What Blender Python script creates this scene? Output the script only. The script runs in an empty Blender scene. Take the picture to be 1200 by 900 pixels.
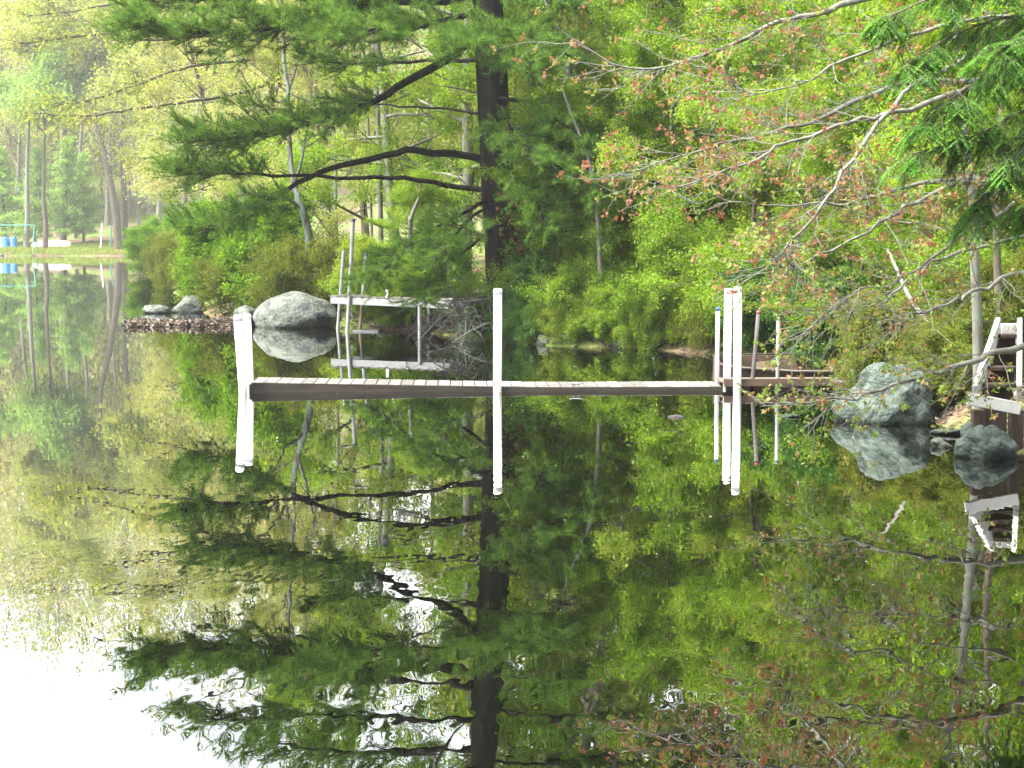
import bpy, math, random
import numpy as np
from mathutils import Vector, noise as mnoise

# ------------------------------------------------------------------ camera, sky, sun, exposure
SC = bpy.context.scene
COL = SC.collection
F_PX, HORIZ, CAM_H = 2000.0, 277.0, 1.84          # focal length in photo pixels (1200 wide), horizon row, eye height
PITCH = math.atan((450 - HORIZ) / F_PX)
cam_d = bpy.data.cameras.new('camera'); cam = bpy.data.objects.new('camera', cam_d); COL.objects.link(cam)
cam_d.sensor_width = 36.0; cam_d.lens = 36.0 * F_PX / 1200.0
cam_d.clip_start = 0.1; cam_d.clip_end = 3000
cam.location = (0, 0, CAM_H); cam.rotation_euler = (math.pi / 2 - PITCH, 0, 0)
SC.camera = cam

SUN_DIR = Vector((-0.48, -0.18, 0.85)).normalized()  # towards the sun
SUN_EL = math.asin(SUN_DIR.z); SUN_AZ = math.atan2(SUN_DIR.x, SUN_DIR.y)
world = bpy.data.worlds.new('World'); SC.world = world; world.use_nodes = True
wn = world.node_tree.nodes; wl = world.node_tree.links
wn.clear()
sky = wn.new('ShaderNodeTexSky'); sky.sky_type = 'NISHITA'; sky.sun_disc = False
sky.sun_elevation = SUN_EL; sky.sun_rotation = SUN_AZ
sky.air_density = 1.0; sky.dust_density = 4.0; sky.ozone_density = 0.4
hs = wn.new('ShaderNodeHueSaturation'); hs.inputs['Saturation'].default_value = 0.25
bg = wn.new('ShaderNodeBackground'); bg.inputs['Strength'].default_value = 0.15
wo = wn.new('ShaderNodeOutputWorld')
wl.new(sky.outputs[0], hs.inputs['Color']); wl.new(hs.outputs[0], bg.inputs['Color']); wl.new(bg.outputs[0], wo.inputs['Surface'])
sun_d = bpy.data.lights.new('sun', 'SUN'); sun_d.energy = 2.8; sun_d.angle = math.radians(6); sun_d.color = (1.0, 0.95, 0.84)
sun = bpy.data.objects.new('sun', sun_d); COL.objects.link(sun)
sun.rotation_euler = SUN_DIR.to_track_quat('Z', 'Y').to_euler(); sun.location = (-40, 0, 60)
vs = SC.view_settings
vs.view_transform = 'Standard'; vs.look = 'None'; vs.gamma = 1.0; vs.exposure = 2.72; vs.use_curve_mapping = False
SC.display_settings.display_device = 'sRGB'
cy = SC.cycles
cy.max_bounces = 10; cy.diffuse_bounces = 6; cy.glossy_bounces = 3; cy.transmission_bounces = 6; cy.transparent_max_bounces = 4
cy.volume_bounces = 0; cy.caustics_reflective = False; cy.caustics_refractive = False
cy.sample_clamp_indirect = 6.0; cy.use_adaptive_sampling = True; cy.adaptive_threshold = 0.02
cy.use_denoising = True
try:
    cy.denoiser = 'OPENIMAGEDENOISE'
except Exception:
    pass

# ------------------------------------------------------------------ helpers
CP, SP = math.cos(PITCH), math.sin(PITCH)
def at(px, py, Y):
    """world point seen at photo pixel (px, py) that stands Y metres away from the camera"""
    cx, cz = (px - 600.0) / F_PX, (450.0 - py) / F_PX
    d = np.array([cx, CP + cz * SP, -SP + cz * CP])
    return np.array([0, 0, CAM_H]) + d * (Y / d[1])

def rngf(seed): return np.random.default_rng(seed)
def unit(a):
    a = np.asarray(a, float); n = np.linalg.norm(a, axis=-1, keepdims=True); n[n == 0] = 1
    return a / n

def tag(o, label=None, cat=None, group=None, kind=None):
    if label: o['label'] = label
    if cat: o['category'] = cat
    if group: o['group'] = group
    if kind: o['kind'] = kind
    return o
def empty(name, loc=(0, 0, 0), rz=0.0):
    o = bpy.data.objects.new(name, None); COL.objects.link(o)
    o.location = loc; o.rotation_euler = (0, 0, rz); o.empty_display_size = 0.2
    return o
def obj(name, me, mat=None, parent=None):
    o = bpy.data.objects.new(name, me); COL.objects.link(o)
    if mat is not None and not me.materials: me.materials.append(mat)
    if parent is not None: o.parent = parent
    return o
def mesh_faces(name, V, Fc, tint=None, smooth=False):
    """fast mesh: V (n,3), Fc (m,k) all faces of k corners, tint one float per face"""
    V = np.ascontiguousarray(V, dtype=np.float32); Fc = np.ascontiguousarray(Fc, dtype=np.int32)
    m, k = Fc.shape
    me = bpy.data.meshes.new(name)
    me.vertices.add(len(V)); me.vertices.foreach_set('co', V.ravel())
    me.loops.add(m * k); me.loops.foreach_set('vertex_index', Fc.ravel())
    me.polygons.add(m)
    me.polygons.foreach_set('loop_start', np.arange(0, m * k, k, dtype=np.int32))
    me.polygons.foreach_set('use_smooth', np.full(m, smooth, dtype=bool))
    if tint is not None:
        a = me.attributes.new('tint', 'FLOAT', 'FACE'); a.data.foreach_set('value', np.ascontiguousarray(tint, dtype=np.float32))
    me.update(calc_edges=True)
    return me

class MB:
    """collects boxes, tubes and lathes into one mesh"""
    def __init__(s): s.v, s.f = [], []
    def box(s, c, size, R=None, taper=1.0):
        hx, hy, hz = [q / 2 for q in size]; b = len(s.v)
        for z in (-1, 1):
            k = taper if z > 0 else 1.0
            for x, y in ((-1, -1), (1, -1), (1, 1), (-1, 1)):
                p = Vector((x * hx * k, y * hy * k, z * hz))
                if R is not None: p = R @ p
                s.v.append((c[0] + p.x, c[1] + p.y, c[2] + p.z))
        s.f += [(b, b+3, b+2, b+1), (b+4, b+5, b+6, b+7), (b, b+1, b+5, b+4), (b+1, b+2, b+6, b+5), (b+2, b+3, b+7, b+6), (b+3, b, b+4, b+7)]
        return s
    def beam(s, a, b, w, h, up=(0, 0, 1)):
        a, b = Vector(a), Vector(b); d = (b - a); L = d.length; d.normalize()
        side = d.cross(Vector(up)).normalized(); u = side.cross(d)
        n = len(s.v)
        for e in (a, b):
            for i, j in ((-1, -1), (1, -1), (1, 1), (-1, 1)):
                s.v.append(tuple(e + side * (i * w / 2) + u * (j * h / 2)))
        s.f += [(n, n+3, n+2, n+1), (n+4, n+5, n+6, n+7), (n, n+1, n+5, n+4), (n+1, n+2, n+6, n+5), (n+2, n+3, n+7, n+6), (n+3, n, n+4, n+7)]
        return s
    def tube(s, pts, rad, k=8, caps=True):
        pts = [Vector(p) for p in pts]; n0 = len(s.v)
        if not hasattr(rad, '__len__'): rad = [rad] * len(pts)
        ref = None
        for i, p in enumerate(pts):
            d = (pts[min(i+1, len(pts)-1)] - pts[max(i-1, 0)]).normalized()
            if ref is None: ref = d.orthogonal().normalized()
            ref = (ref - d * ref.dot(d)).normalized(); q = d.cross(ref)
            for j in range(k):
                a = 2 * math.pi * j / k
                s.v.append(tuple(p + (ref * math.cos(a) + q * math.sin(a)) * rad[i]))
        for i in range(len(pts) - 1):
            for j in range(k):
                j2 = (j + 1) % k
                s.f.append((n0+i*k+j, n0+i*k+j2, n0+(i+1)*k+j2, n0+(i+1)*k+j))
        if caps:
            s.f.append(tuple(n0 + j for j in reversed(range(k)))); e = n0 + (len(pts) - 1) * k
            s.f.append(tuple(e + j for j in range(k)))
        return s
    def poly(s, V, Fs):
        n = len(s.v); s.v += [tuple(p) for p in V]; s.f += [tuple(i + n for i in f) for f in Fs]; return s
    def mesh(s, name, smooth=False, bevel=0.0):
        me = bpy.data.meshes.new(name); me.from_pydata(s.v, [], s.f); me.update()
        if bevel:
            import bmesh
            bm = bmesh.new(); bm.from_mesh(me)
            bmesh.ops.bevel(bm, geom=bm.edges[:], offset=bevel, segments=1, affect='EDGES', clamp_overlap=True)
            bm.to_mesh(me); bm.free()
        if smooth:
            me.polygons.foreach_set('use_smooth', np.ones(len(me.polygons), bool))
        return me
    def build(s, name, mat, parent=None, smooth=False, bevel=0.0):
        return obj(name, s.mesh(name, smooth, bevel), mat, parent)

def tubes_mesh(name, branches):
    """branches: list of (pts (n,3), radii (n,), sides)"""
    V, Q, off = [], [], 0
    for pts, rad, k in branches:
        pts = np.asarray(pts, float); n = len(pts)
        d = np.gradient(pts, axis=0); d = unit(d)
        mean = unit(d.mean(0)); ref = np.array([0, 0, 1.0]) if abs(mean[2]) < 0.8 else np.array([1.0, 0, 0])
        a = unit(np.cross(d, ref)); b = np.cross(d, a)
        ang = np.arange(k) * 2 * np.pi / k
        ring = pts[:, None, :] + (a[:, None, :] * np.cos(ang)[None, :, None] + b[:, None, :] * np.sin(ang)[None, :, None]) * np.asarray(rad)[:, None, None]
        V.append(ring.reshape(-1, 3))
        i = np.arange(n - 1)[:, None] * k; j = np.arange(k)[None, :]; j2 = (j + 1) % k
        Q.append((np.stack([i + j, i + j2, i + k + j2, i + k + j], -1).reshape(-1, 4) + off)); off += n * k
    return mesh_faces(name, np.concatenate(V), np.concatenate(Q), smooth=True)

# ---- materials
def new_mat(name):
    m = bpy.data.materials.new(name); m.use_nodes = True
    nt = m.node_tree; nt.nodes.clear()
    out = nt.nodes.new('ShaderNodeOutputMaterial')
    return m, nt, out
def ramp(nt, stops):
    r = nt.nodes.new('ShaderNodeValToRGB'); e = r.color_ramp.elements
    while len(e) < len(stops): e.new(0.5)
    for el, (p, c) in zip(e, stops): el.position = p; el.color = (*c, 1)
    return r
def leaf_mat(name, stops, trans=0.5, tcol=(1.25, 1.15, 0.55), rough=None):
    m, nt, out = new_mat(name); N, L = nt.nodes, nt.links
    at_ = N.new('ShaderNodeAttribute'); at_.attribute_name = 'tint'
    r = ramp(nt, stops); L.new(at_.outputs['Fac'], r.inputs[0])
    d = N.new('ShaderNodeBsdfDiffuse'); L.new(r.outputs[0], d.inputs[0])
    mul = N.new('ShaderNodeMix'); mul.data_type = 'RGBA'; mul.blend_type = 'MULTIPLY'; mul.inputs[0].default_value = 1
    mul.clamp_result = False
    L.new(r.outputs[0], mul.inputs[6]); mul.inputs[7].default_value = (*tcol, 1)
    t = N.new('ShaderNodeBsdfTranslucent'); L.new(mul.outputs[2], t.inputs[0])
    mx = N.new('ShaderNodeMixShader'); mx.inputs[0].default_value = trans
    L.new(d.outputs[0], mx.inputs[1]); L.new(t.outputs[0], mx.inputs[2])
    last = mx
    if rough:
        g = N.new('ShaderNodeBsdfGlossy'); g.inputs['Roughness'].default_value = rough; g.inputs[0].default_value = (.9, .95, 1, 1)
        m2 = N.new('ShaderNodeMixShader'); m2.inputs[0].default_value = 0.01
        L.new(mx.outputs[0], m2.inputs[1]); L.new(g.outputs[0], m2.inputs[2]); last = m2
    L.new(last.outputs[0], out.inputs[0])
    return m
def surf_mat(name, stops, scale=(8, 8, 8), detail=6, rough=0.8, bump=0.0, bscale=None, bdist=0.02, coord='Object', kind='noise', spots=None, spec=0.3, rand=0.0, wet=None):
    m, nt, out = new_mat(name); N, L = nt.nodes, nt.links
    tc = N.new('ShaderNodeTexCoord'); mp = N.new('ShaderNodeMapping'); mp.inputs['Scale'].default_value = scale
    if coord == 'World':
        g = N.new('ShaderNodeNewGeometry'); L.new(g.outputs['Position'], mp.inputs[0])
    else: L.new(tc.outputs[coord], mp.inputs[0])
    oi = N.new('ShaderNodeObjectInfo')
    if rand:
        cb = N.new('ShaderNodeCombineXYZ'); ml = N.new('ShaderNodeMath'); ml.operation = 'MULTIPLY'; ml.inputs[1].default_value = 40
        L.new(oi.outputs['Random'], ml.inputs[0])
        for i in range(3): L.new(ml.outputs[0], cb.inputs[i])
        L.new(cb.outputs[0], mp.inputs['Location'])
    n = N.new('ShaderNodeTexNoise'); n.inputs['Scale'].default_value = 1; n.inputs['Detail'].default_value = detail; n.inputs['Roughness'].default_value = 0.65
    L.new(mp.outputs[0], n.inputs[0])
    r = ramp(nt, stops); L.new(n.outputs[0], r.inputs[0]); col = r.outputs[0]
    if spots:
        sc_, thr, c, soft = spots
        n2 = N.new('ShaderNodeTexNoise'); n2.inputs['Scale'].default_value = sc_; n2.inputs['Detail'].default_value = 5
        L.new(mp.outputs[0], n2.inputs[0])
        mr = N.new('ShaderNodeMapRange'); mr.inputs[1].default_value = thr; mr.inputs[2].default_value = thr + soft; L.new(n2.outputs[0], mr.inputs[0])
        mx = N.new('ShaderNodeMix'); mx.data_type = 'RGBA'; L.new(mr.outputs[0], mx.inputs[0]); L.new(col, mx.inputs[6]); mx.inputs[7].default_value = (*c, 1)
        col = mx.outputs[2]
    if rand:
        h = N.new('ShaderNodeHueSaturation'); mr = N.new('ShaderNodeMapRange'); mr.inputs[3].default_value = 1 - rand; mr.inputs[4].default_value = 1 + rand
        L.new(oi.outputs['Random'], mr.inputs[0]); L.new(mr.outputs[0], h.inputs['Value']); L.new(col, h.inputs['Color']); col = h.outputs[0]
    if wet:                                                            # dark damp film just above the waterline (object z = 0)
        z0, z1, wc = wet; sx_ = N.new('ShaderNodeSeparateXYZ'); L.new(tc.outputs['Object'], sx_.inputs[0])
        ad = N.new('ShaderNodeMath'); ad.operation = 'MULTIPLY_ADD'; ad.inputs[1].default_value = -(z1 - z0) * 1.4; L.new(n.outputs[0], ad.inputs[0]); L.new(sx_.outputs['Z'], ad.inputs[2])
        mr = N.new('ShaderNodeMapRange'); mr.inputs[1].default_value = z0 - (z1 - z0) * .7; mr.inputs[2].default_value = z1 - (z1 - z0) * .7; mr.inputs[3].default_value = 1; mr.inputs[4].default_value = 0; L.new(ad.outputs[0], mr.inputs[0])
        mx = N.new('ShaderNodeMix'); mx.data_type = 'RGBA'; mx.blend_type = 'MULTIPLY'; L.new(mr.outputs[0], mx.inputs[0]); L.new(col, mx.inputs[6]); mx.inputs[7].default_value = (*wc, 1); col = mx.outputs[2]
    p = N.new('ShaderNodeBsdfPrincipled'); L.new(col, p.inputs['Base Color']); p.inputs['Roughness'].default_value = rough
    p.inputs['Specular IOR Level'].default_value = spec
    if bump:
        nb = n
        if bscale:
            nb = N.new('ShaderNodeTexNoise'); nb.inputs['Scale'].default_value = bscale; nb.inputs['Detail'].default_value = 8; L.new(mp.outputs[0], nb.inputs[0])
        b = N.new('ShaderNodeBump'); b.inputs['Strength'].default_value = bump; b.inputs['Distance'].default_value = bdist
        L.new(nb.outputs[0], b.inputs['Height']); L.new(b.outputs[0], p.inputs['Normal'])
    L.new(p.outputs[0], out.inputs[0])
    return m

M = {}
# leaves: tint 0..1 runs through the stops
M['leaf_spring'] = leaf_mat('leaf_spring', [(0, (0.080, 0.162, 0.007)), (.45, (0.145, 0.265, 0.011)), (.8, (0.216, 0.324, 0.028)), (1, (0.282, 0.252, 0.065))], .55, rough=.45)
M['leaf_yellow'] = leaf_mat('leaf_yellow', [(0, (0.154, 0.220, 0.055)), (.5, (0.253, 0.303, 0.094)), (.85, (0.330, 0.319, 0.132)), (1, (0.352, 0.264, 0.165))], .5)
M['leaf_bush'] = leaf_mat('leaf_bush', [(0, (0.047, 0.123, 0.012)), (.6, (0.101, 0.219, 0.018)), (1, (0.181, 0.283, 0.037))], .5)
M['leaf_olive'] = leaf_mat('leaf_olive', [(0, (0.070, 0.101, 0.019)), (.6, (0.123, 0.160, 0.028)), (.85, (0.163, 0.226, 0.030)), (1, (0.177, 0.128, 0.057))], .45)
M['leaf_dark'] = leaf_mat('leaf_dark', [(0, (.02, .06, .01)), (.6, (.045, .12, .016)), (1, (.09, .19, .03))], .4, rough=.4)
M['leaf_red'] = leaf_mat('leaf_red', [(0, (.20, .085, .05)), (.45, (.27, .13, .075)), (.72, (.30, .18, .085)), (.85, (.19, .24, .05)), (1, (.14, .23, .035))], .5, tcol=(1.2, .95, .7), rough=.4)
M['leaf_lime'] = leaf_mat('leaf_lime', [(0, (.20, .33, .02)), (1, (.36, .46, .05))], .55)
M['needle_pine'] = leaf_mat('needle_pine', [(0, (.055, .12, .022)), (.5, (.095, .19, .035)), (1, (.17, .27, .05))], .35, tcol=(1.15, 1.1, .6))
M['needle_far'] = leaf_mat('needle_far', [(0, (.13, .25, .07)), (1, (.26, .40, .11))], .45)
M['leaf_sunlit'] = leaf_mat('leaf_sunlit', [(0, (.20, .26, .09)), (.5, (.30, .34, .14)), (.85, (.38, .36, .19)), (1, (.40, .31, .22))], .5)  # pale spring leaves, with the sunlit brightness of distant trees put into the colour
M['needle_hemlock'] = leaf_mat('needle_hemlock', [(0, (0.054, 0.164, 0.029)), (.6, (0.095, 0.261, 0.039)), (1, (0.231, 0.417, 0.066))], .4)
M['bark_pine'] = surf_mat('bark_pine', [(.3, (.004, .004, .0035)), (.6, (.014, .013, .0115)), (.8, (.034, .033, .030))], (16, 16, 2.2), 6, .95, .9, None, .06, spec=.05)
M['bark_limb'] = surf_mat('bark_limb', [(.3, (0.018, 0.016, 0.013)), (.7, (0.060, 0.054, 0.045))], (10, 10, 10), 5, .95, .5, None, .02, spec=.1)
M['bark_grey'] = surf_mat('bark_grey', [(.3, (0.078, 0.072, 0.060)), (.6, (0.156, 0.150, 0.132)), (.75, (0.216, 0.210, 0.186))], (9, 9, 3), 6, .9, .4, None, .01, spots=(3.0, .56, (0.120, 0.168, 0.120), .08), spec=.15)
M['bark_pale'] = surf_mat('bark_pale', [(.3, (0.084, 0.077, 0.067)), (.7, (0.143, 0.137, 0.122))], (6, 6, 14), 5, .8, .2, None, .005, spec=.2)
M['bark_brown'] = surf_mat('bark_brown', [(.3, (0.044, 0.036, 0.028)), (.7, (0.112, 0.096, 0.076))], (12, 12, 4), 5, .95, .4, None, .01, spec=.1)
M['bark_lichen'] = surf_mat('bark_lichen', [(.3, (0.043, 0.040, 0.035)), (.7, (0.079, 0.076, 0.066))], (9, 9, 3), 6, .9, .4, None, .01, spots=(.55, .48, (0.091, 0.115, 0.095), .05), spec=.15)
M['rock_lichen'] = surf_mat('rock_lichen', [(.30, (0.032, 0.037, 0.032)), (.43, (0.063, 0.073, 0.063)), (.52, (0.088, 0.100, 0.086)), (.62, (0.109, 0.121, 0.105)), (.74, (0.155, 0.161, 0.148))], (6.5, 6.5, 6.5), 12, .95, 1.0, 2.5, .05, spots=(.33, .58, (0.046, 0.052, 0.055), .06), spec=.1, wet=(.015, .07, (0.405, 0.414, 0.378)))
M['rock_green'] = surf_mat('rock_green', [(.30, (0.022, 0.030, 0.025)), (.43, (0.046, 0.061, 0.053)), (.53, (0.065, 0.083, 0.072)), (.64, (0.085, 0.105, 0.092)), (.78, (0.129, 0.150, 0.129))], (7.5, 7.5, 7.5), 12, .95, 1.0, 2.5, .05, spots=(.45, .58, (0.031, 0.039, 0.036), .06), spec=.1, wet=(.015, .07, (.45, .46, .42)))
M['rock_brown'] = surf_mat('rock_brown', [(.3, (0.020, 0.018, 0.017)), (.6, (0.052, 0.047, 0.044)), (.8, (0.093, 0.088, 0.084))], (7, 7, 7), 7, .95, .6, 2, .02, spec=.1, rand=.3)
M['wood_grey'] = surf_mat('wood_grey', [(.3, (0.091, 0.086, 0.078)), (.6, (0.141, 0.134, 0.123)), (.8, (0.177, 0.170, 0.159))], (30, 2.5, 30), 6, .9, .4, None, .004, spec=.1, rand=.3)
M['wood_dark'] = surf_mat('wood_dark', [(.3, (0.017, 0.014, 0.012)), (.6, (0.036, 0.031, 0.025)), (.8, (0.061, 0.054, 0.045))], (2, 30, 30), 6, .85, .4, None, .004, spec=.15)
M['wood_brown'] = surf_mat('wood_brown', [(.3, (0.037, 0.025, 0.019)), (.6, (0.080, 0.056, 0.041)), (.8, (0.111, 0.082, 0.061))], (2, 26, 26), 6, .85, .4, None, .004, spec=.15, rand=.15)
M['wood_boatgrey'] = surf_mat('wood_boatgrey', [(.3, (0.078, 0.066, 0.054)), (.7, (0.132, 0.115, 0.095))], (2, 26, 26), 6, .9, .3, None, .004, spec=.1)
M['wood_deepbrown'] = surf_mat('wood_deepbrown', [(.3, (0.026, 0.019, 0.015)), (.7, (0.062, 0.046, 0.037))], (20, 20, 3), 6, .9, .3, None, .004, spec=.1)
M['paint_white'] = surf_mat('paint_white', [(.3, (0.338, 0.338, 0.326)), (.6, (0.435, 0.435, 0.424))], (5, 5, 5), 6, .6, .15, None, .003, spots=(3, .60, (0.218, 0.202, 0.179), .06), spec=.3)
M['pvc'] = surf_mat('pvc', [(.3, (.74, .74, .72)), (.7, (.82, .82, .80))], (3, 3, 1), 6, .4, 0, spots=(2.2, .66, (.52, .52, .47), .1), spec=.5, wet=(.02, .12, (.74, .76, .64)))
M['galv'] = surf_mat('galv', [(.3, (0.174, 0.179, 0.186)), (.7, (0.296, 0.301, 0.306))], (14, 14, 3), 5, .45, 0, spots=(.16, .55, (0.190, 0.138, 0.090), .07), spec=.5)
M['pipe_grey'] = surf_mat('pipe_grey', [(.3, (0.089, 0.100, 0.096)), (.7, (0.146, 0.158, 0.154))], (14, 14, 3), 5, .5, 0, spec=.4)
M['pipe_rust'] = surf_mat('pipe_rust', [(.3, (0.031, 0.027, 0.026)), (.7, (0.092, 0.087, 0.084))], (14, 14, 3), 5, .8, 0, spec=.2)
M['alum'] = surf_mat('alum', [(.3, (0.132, 0.134, 0.138)), (.7, (0.174, 0.177, 0.179))], (9, 9, 9), 5, .45, 0, spec=.5)
M['blue_cap'] = surf_mat('blue_cap', [(0, (0.024, 0.048, 0.149)), (1, (0.034, 0.068, 0.192))], rough=.5)
M['pink_cap'] = surf_mat('pink_cap', [(0, (0.200, 0.040, 0.060)), (1, (0.268, 0.060, 0.088))], rough=.5)
M['barrel_blue'] = surf_mat('barrel_blue', [(.3, (.03, .17, .50)), (.7, (.05, .24, .62))], rough=.45)
M['barrel_white'] = surf_mat('barrel_white', [(.3, (.70, .74, .80)), (.7, (.8, .82, .85))], rough=.45)
M['frame_green'] = surf_mat('frame_green', [(.3, (0.033, 0.169, 0.126)), (.7, (0.051, 0.231, 0.174))], rough=.5)
M['hull_white'] = surf_mat('hull_white', [(.3, (.74, .74, .72)), (.7, (.84, .84, .82))], (2, 2, 2), rough=.5)
M['litter'] = leaf_mat('litter', [(0, (0.042, 0.031, 0.024)), (.5, (0.098, 0.076, 0.063)), (1, (0.190, 0.169, 0.148))], .15, tcol=(1, .9, .7))
M['grass'] = leaf_mat('grass', [(0, (.10, .17, .03)), (.6, (.20, .27, .05)), (1, (.33, .31, .10))], .4)

# ------------------------------------------------------------------ ground and water
SHORE = np.array([(14, -60), (7.5, -10), (5.6, 6), (4.55, 12.2), (4.25, 14.0), (4.3, 15.3), (4.15, 16.6), (4.3, 18.5), (4.1, 20.5), (3.9, 23.5), (3.1, 26.4), (2.2, 27.9), (0.6, 28.7),
                  (-0.7, 30.8), (-1.9, 33.0), (-3.2, 34.3), (-4.4, 35.1), (-5.6, 36.4), (-7.2, 40), (-8.6, 46), (-11.6, 58), (-16.2, 78), (-23.5, 112), (-32, 152), (-36, 161), (-52, 163),
                  (-80, 158), (-140, 140), (-400, 60)], float)
LAND = np.concatenate([SHORE, [(-420, 950), (520, 950), (520, -60)]])
def sdist(x, y):
    """signed distance to the shore line, positive on land"""
    P = np.stack([np.ravel(x), np.ravel(y)], -1)
    A = LAND; B = np.roll(LAND, -1, 0)
    dmin = np.full(len(P), 1e9); inside = np.zeros(len(P), bool)
    for i, (a, b) in enumerate(zip(A, B)):
        if i < len(SHORE) - 1:
            ab = b - a; t = np.clip(((P - a) @ ab) / (ab @ ab), 0, 1)
            dmin = np.minimum(dmin, np.linalg.norm(P - (a + t[:, None] * ab), axis=1))
        c = (a[1] > P[:, 1]) != (b[1] > P[:, 1])
        with np.errstate(divide='ignore', invalid='ignore'):
            xi = (b[0] - a[0]) * (P[:, 1] - a[1]) / (b[1] - a[1]) + a[0]
        inside ^= c & (P[:, 0] < xi)
    return np.where(inside, dmin, -dmin).reshape(np.shape(x))
def smooth(a, b, x):
    t = np.clip((x - a) / (b - a), 0, 1); return t * t * (3 - 2 * t)
def wob(x, y):
    return (np.sin(x * 1.7 + 1.3 * np.sin(y * 1.1)) * np.sin(y * 1.9 + 0.7 * np.sin(x * 2.3)) * .5 + np.sin(x * 4.1 + y * 2.7) * .22 + np.sin(y * 5.3 - x * 3.1) * .2)
def ground_z(x, y):
    x = np.asarray(x, float); y = np.asarray(y, float)
    d = sdist(x, y)
    land = .28 * (1 - np.exp(-np.maximum(d, 0) / .45)) + .055 * np.clip(d, 0, 120) + 36 * smooth(12, 150, d) + 14 * smooth(140, 420, d)
    land = land + wob(x, y) * .10 * smooth(0, 1.2, d)
    return np.where(d > 0, land - .02, np.maximum(-.02 + .35 * d, -2.5))
def gz(x, y): return float(ground_z(np.array([x]), np.array([y]))[0])

xs = np.unique(np.concatenate([np.linspace(-420, -60, 40), np.linspace(-60, -10, 70), np.linspace(-10, 8, 110), np.linspace(8, 40, 40), np.linspace(40, 520, 40)]))
ys = np.unique(np.concatenate([np.linspace(-60, 8, 20), np.linspace(8, 42, 170), np.linspace(42, 80, 60), np.linspace(80, 200, 70), np.linspace(200, 950, 60)]))
GX, GY = np.meshgrid(xs, ys); GZ = ground_z(GX, GY)
nx, ny = len(xs), len(ys)
ii = (np.arange(ny - 1)[:, None] * nx + np.arange(nx - 1)[None, :]).ravel()
gm = mesh_faces('ground', np.stack([GX.ravel(), GY.ravel(), GZ.ravel()], -1), np.stack([ii, ii + 1, ii + 1 + nx, ii + nx], -1), smooth=True)
def ground_mat():
    m, nt, out = new_mat('ground'); N, L = nt.nodes, nt.links
    g = N.new('ShaderNodeNewGeometry')
    n1 = N.new('ShaderNodeTexNoise'); n1.inputs['Scale'].default_value = 5; n1.inputs['Detail'].default_value = 10; n1.inputs['Roughness'].default_value = .7
    n2 = N.new('ShaderNodeTexNoise'); n2.inputs['Scale'].default_value = .35; n2.inputs['Detail'].default_value = 4
    L.new(g.outputs['Position'], n1.inputs[0]); L.new(g.outputs['Position'], n2.inputs[0])
    r1 = ramp(nt, [(.3, (.03, .022, .015)), (.5, (.09, .062, .04)), (.7, (.19, .13, .085))]); L.new(n1.outputs[0], r1.inputs[0])
    r2 = ramp(nt, [(.3, (.035, .055, .012)), (.6, (.09, .13, .025)), (.8, (.15, .18, .04))]); L.new(n1.outputs[0], r2.inputs[0])
    mr = N.new('ShaderNodeMapRange'); mr.inputs[1].default_value = .40; mr.inputs[2].default_value = .55; L.new(n2.outputs[0], mr.inputs[0])
    mx = N.new('ShaderNodeMix'); mx.data_type = 'RGBA'; L.new(mr.outputs[0], mx.inputs[0]); L.new(r1.outputs[0], mx.inputs[6]); L.new(r2.outputs[0], mx.inputs[7])
    p = N.new('ShaderNodeBsdfPrincipled'); p.inputs['Roughness'].default_value = .95; p.inputs['Specular IOR Level'].default_value = .1
    L.new(mx.outputs[2], p.inputs['Base Color'])
    b = N.new('ShaderNodeBump'); b.inputs['Strength'].default_value = .7; b.inputs['Distance'].default_value = .06; L.new(n1.outputs[0], b.inputs['Height']); L.new(b.outputs[0], p.inputs['Normal'])
    L.new(p.outputs[0], out.inputs[0]); return m
tag(obj('ground', gm, ground_mat()), 'leaf strewn earth bank rising from the pond into the woods', kind='structure')

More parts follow.
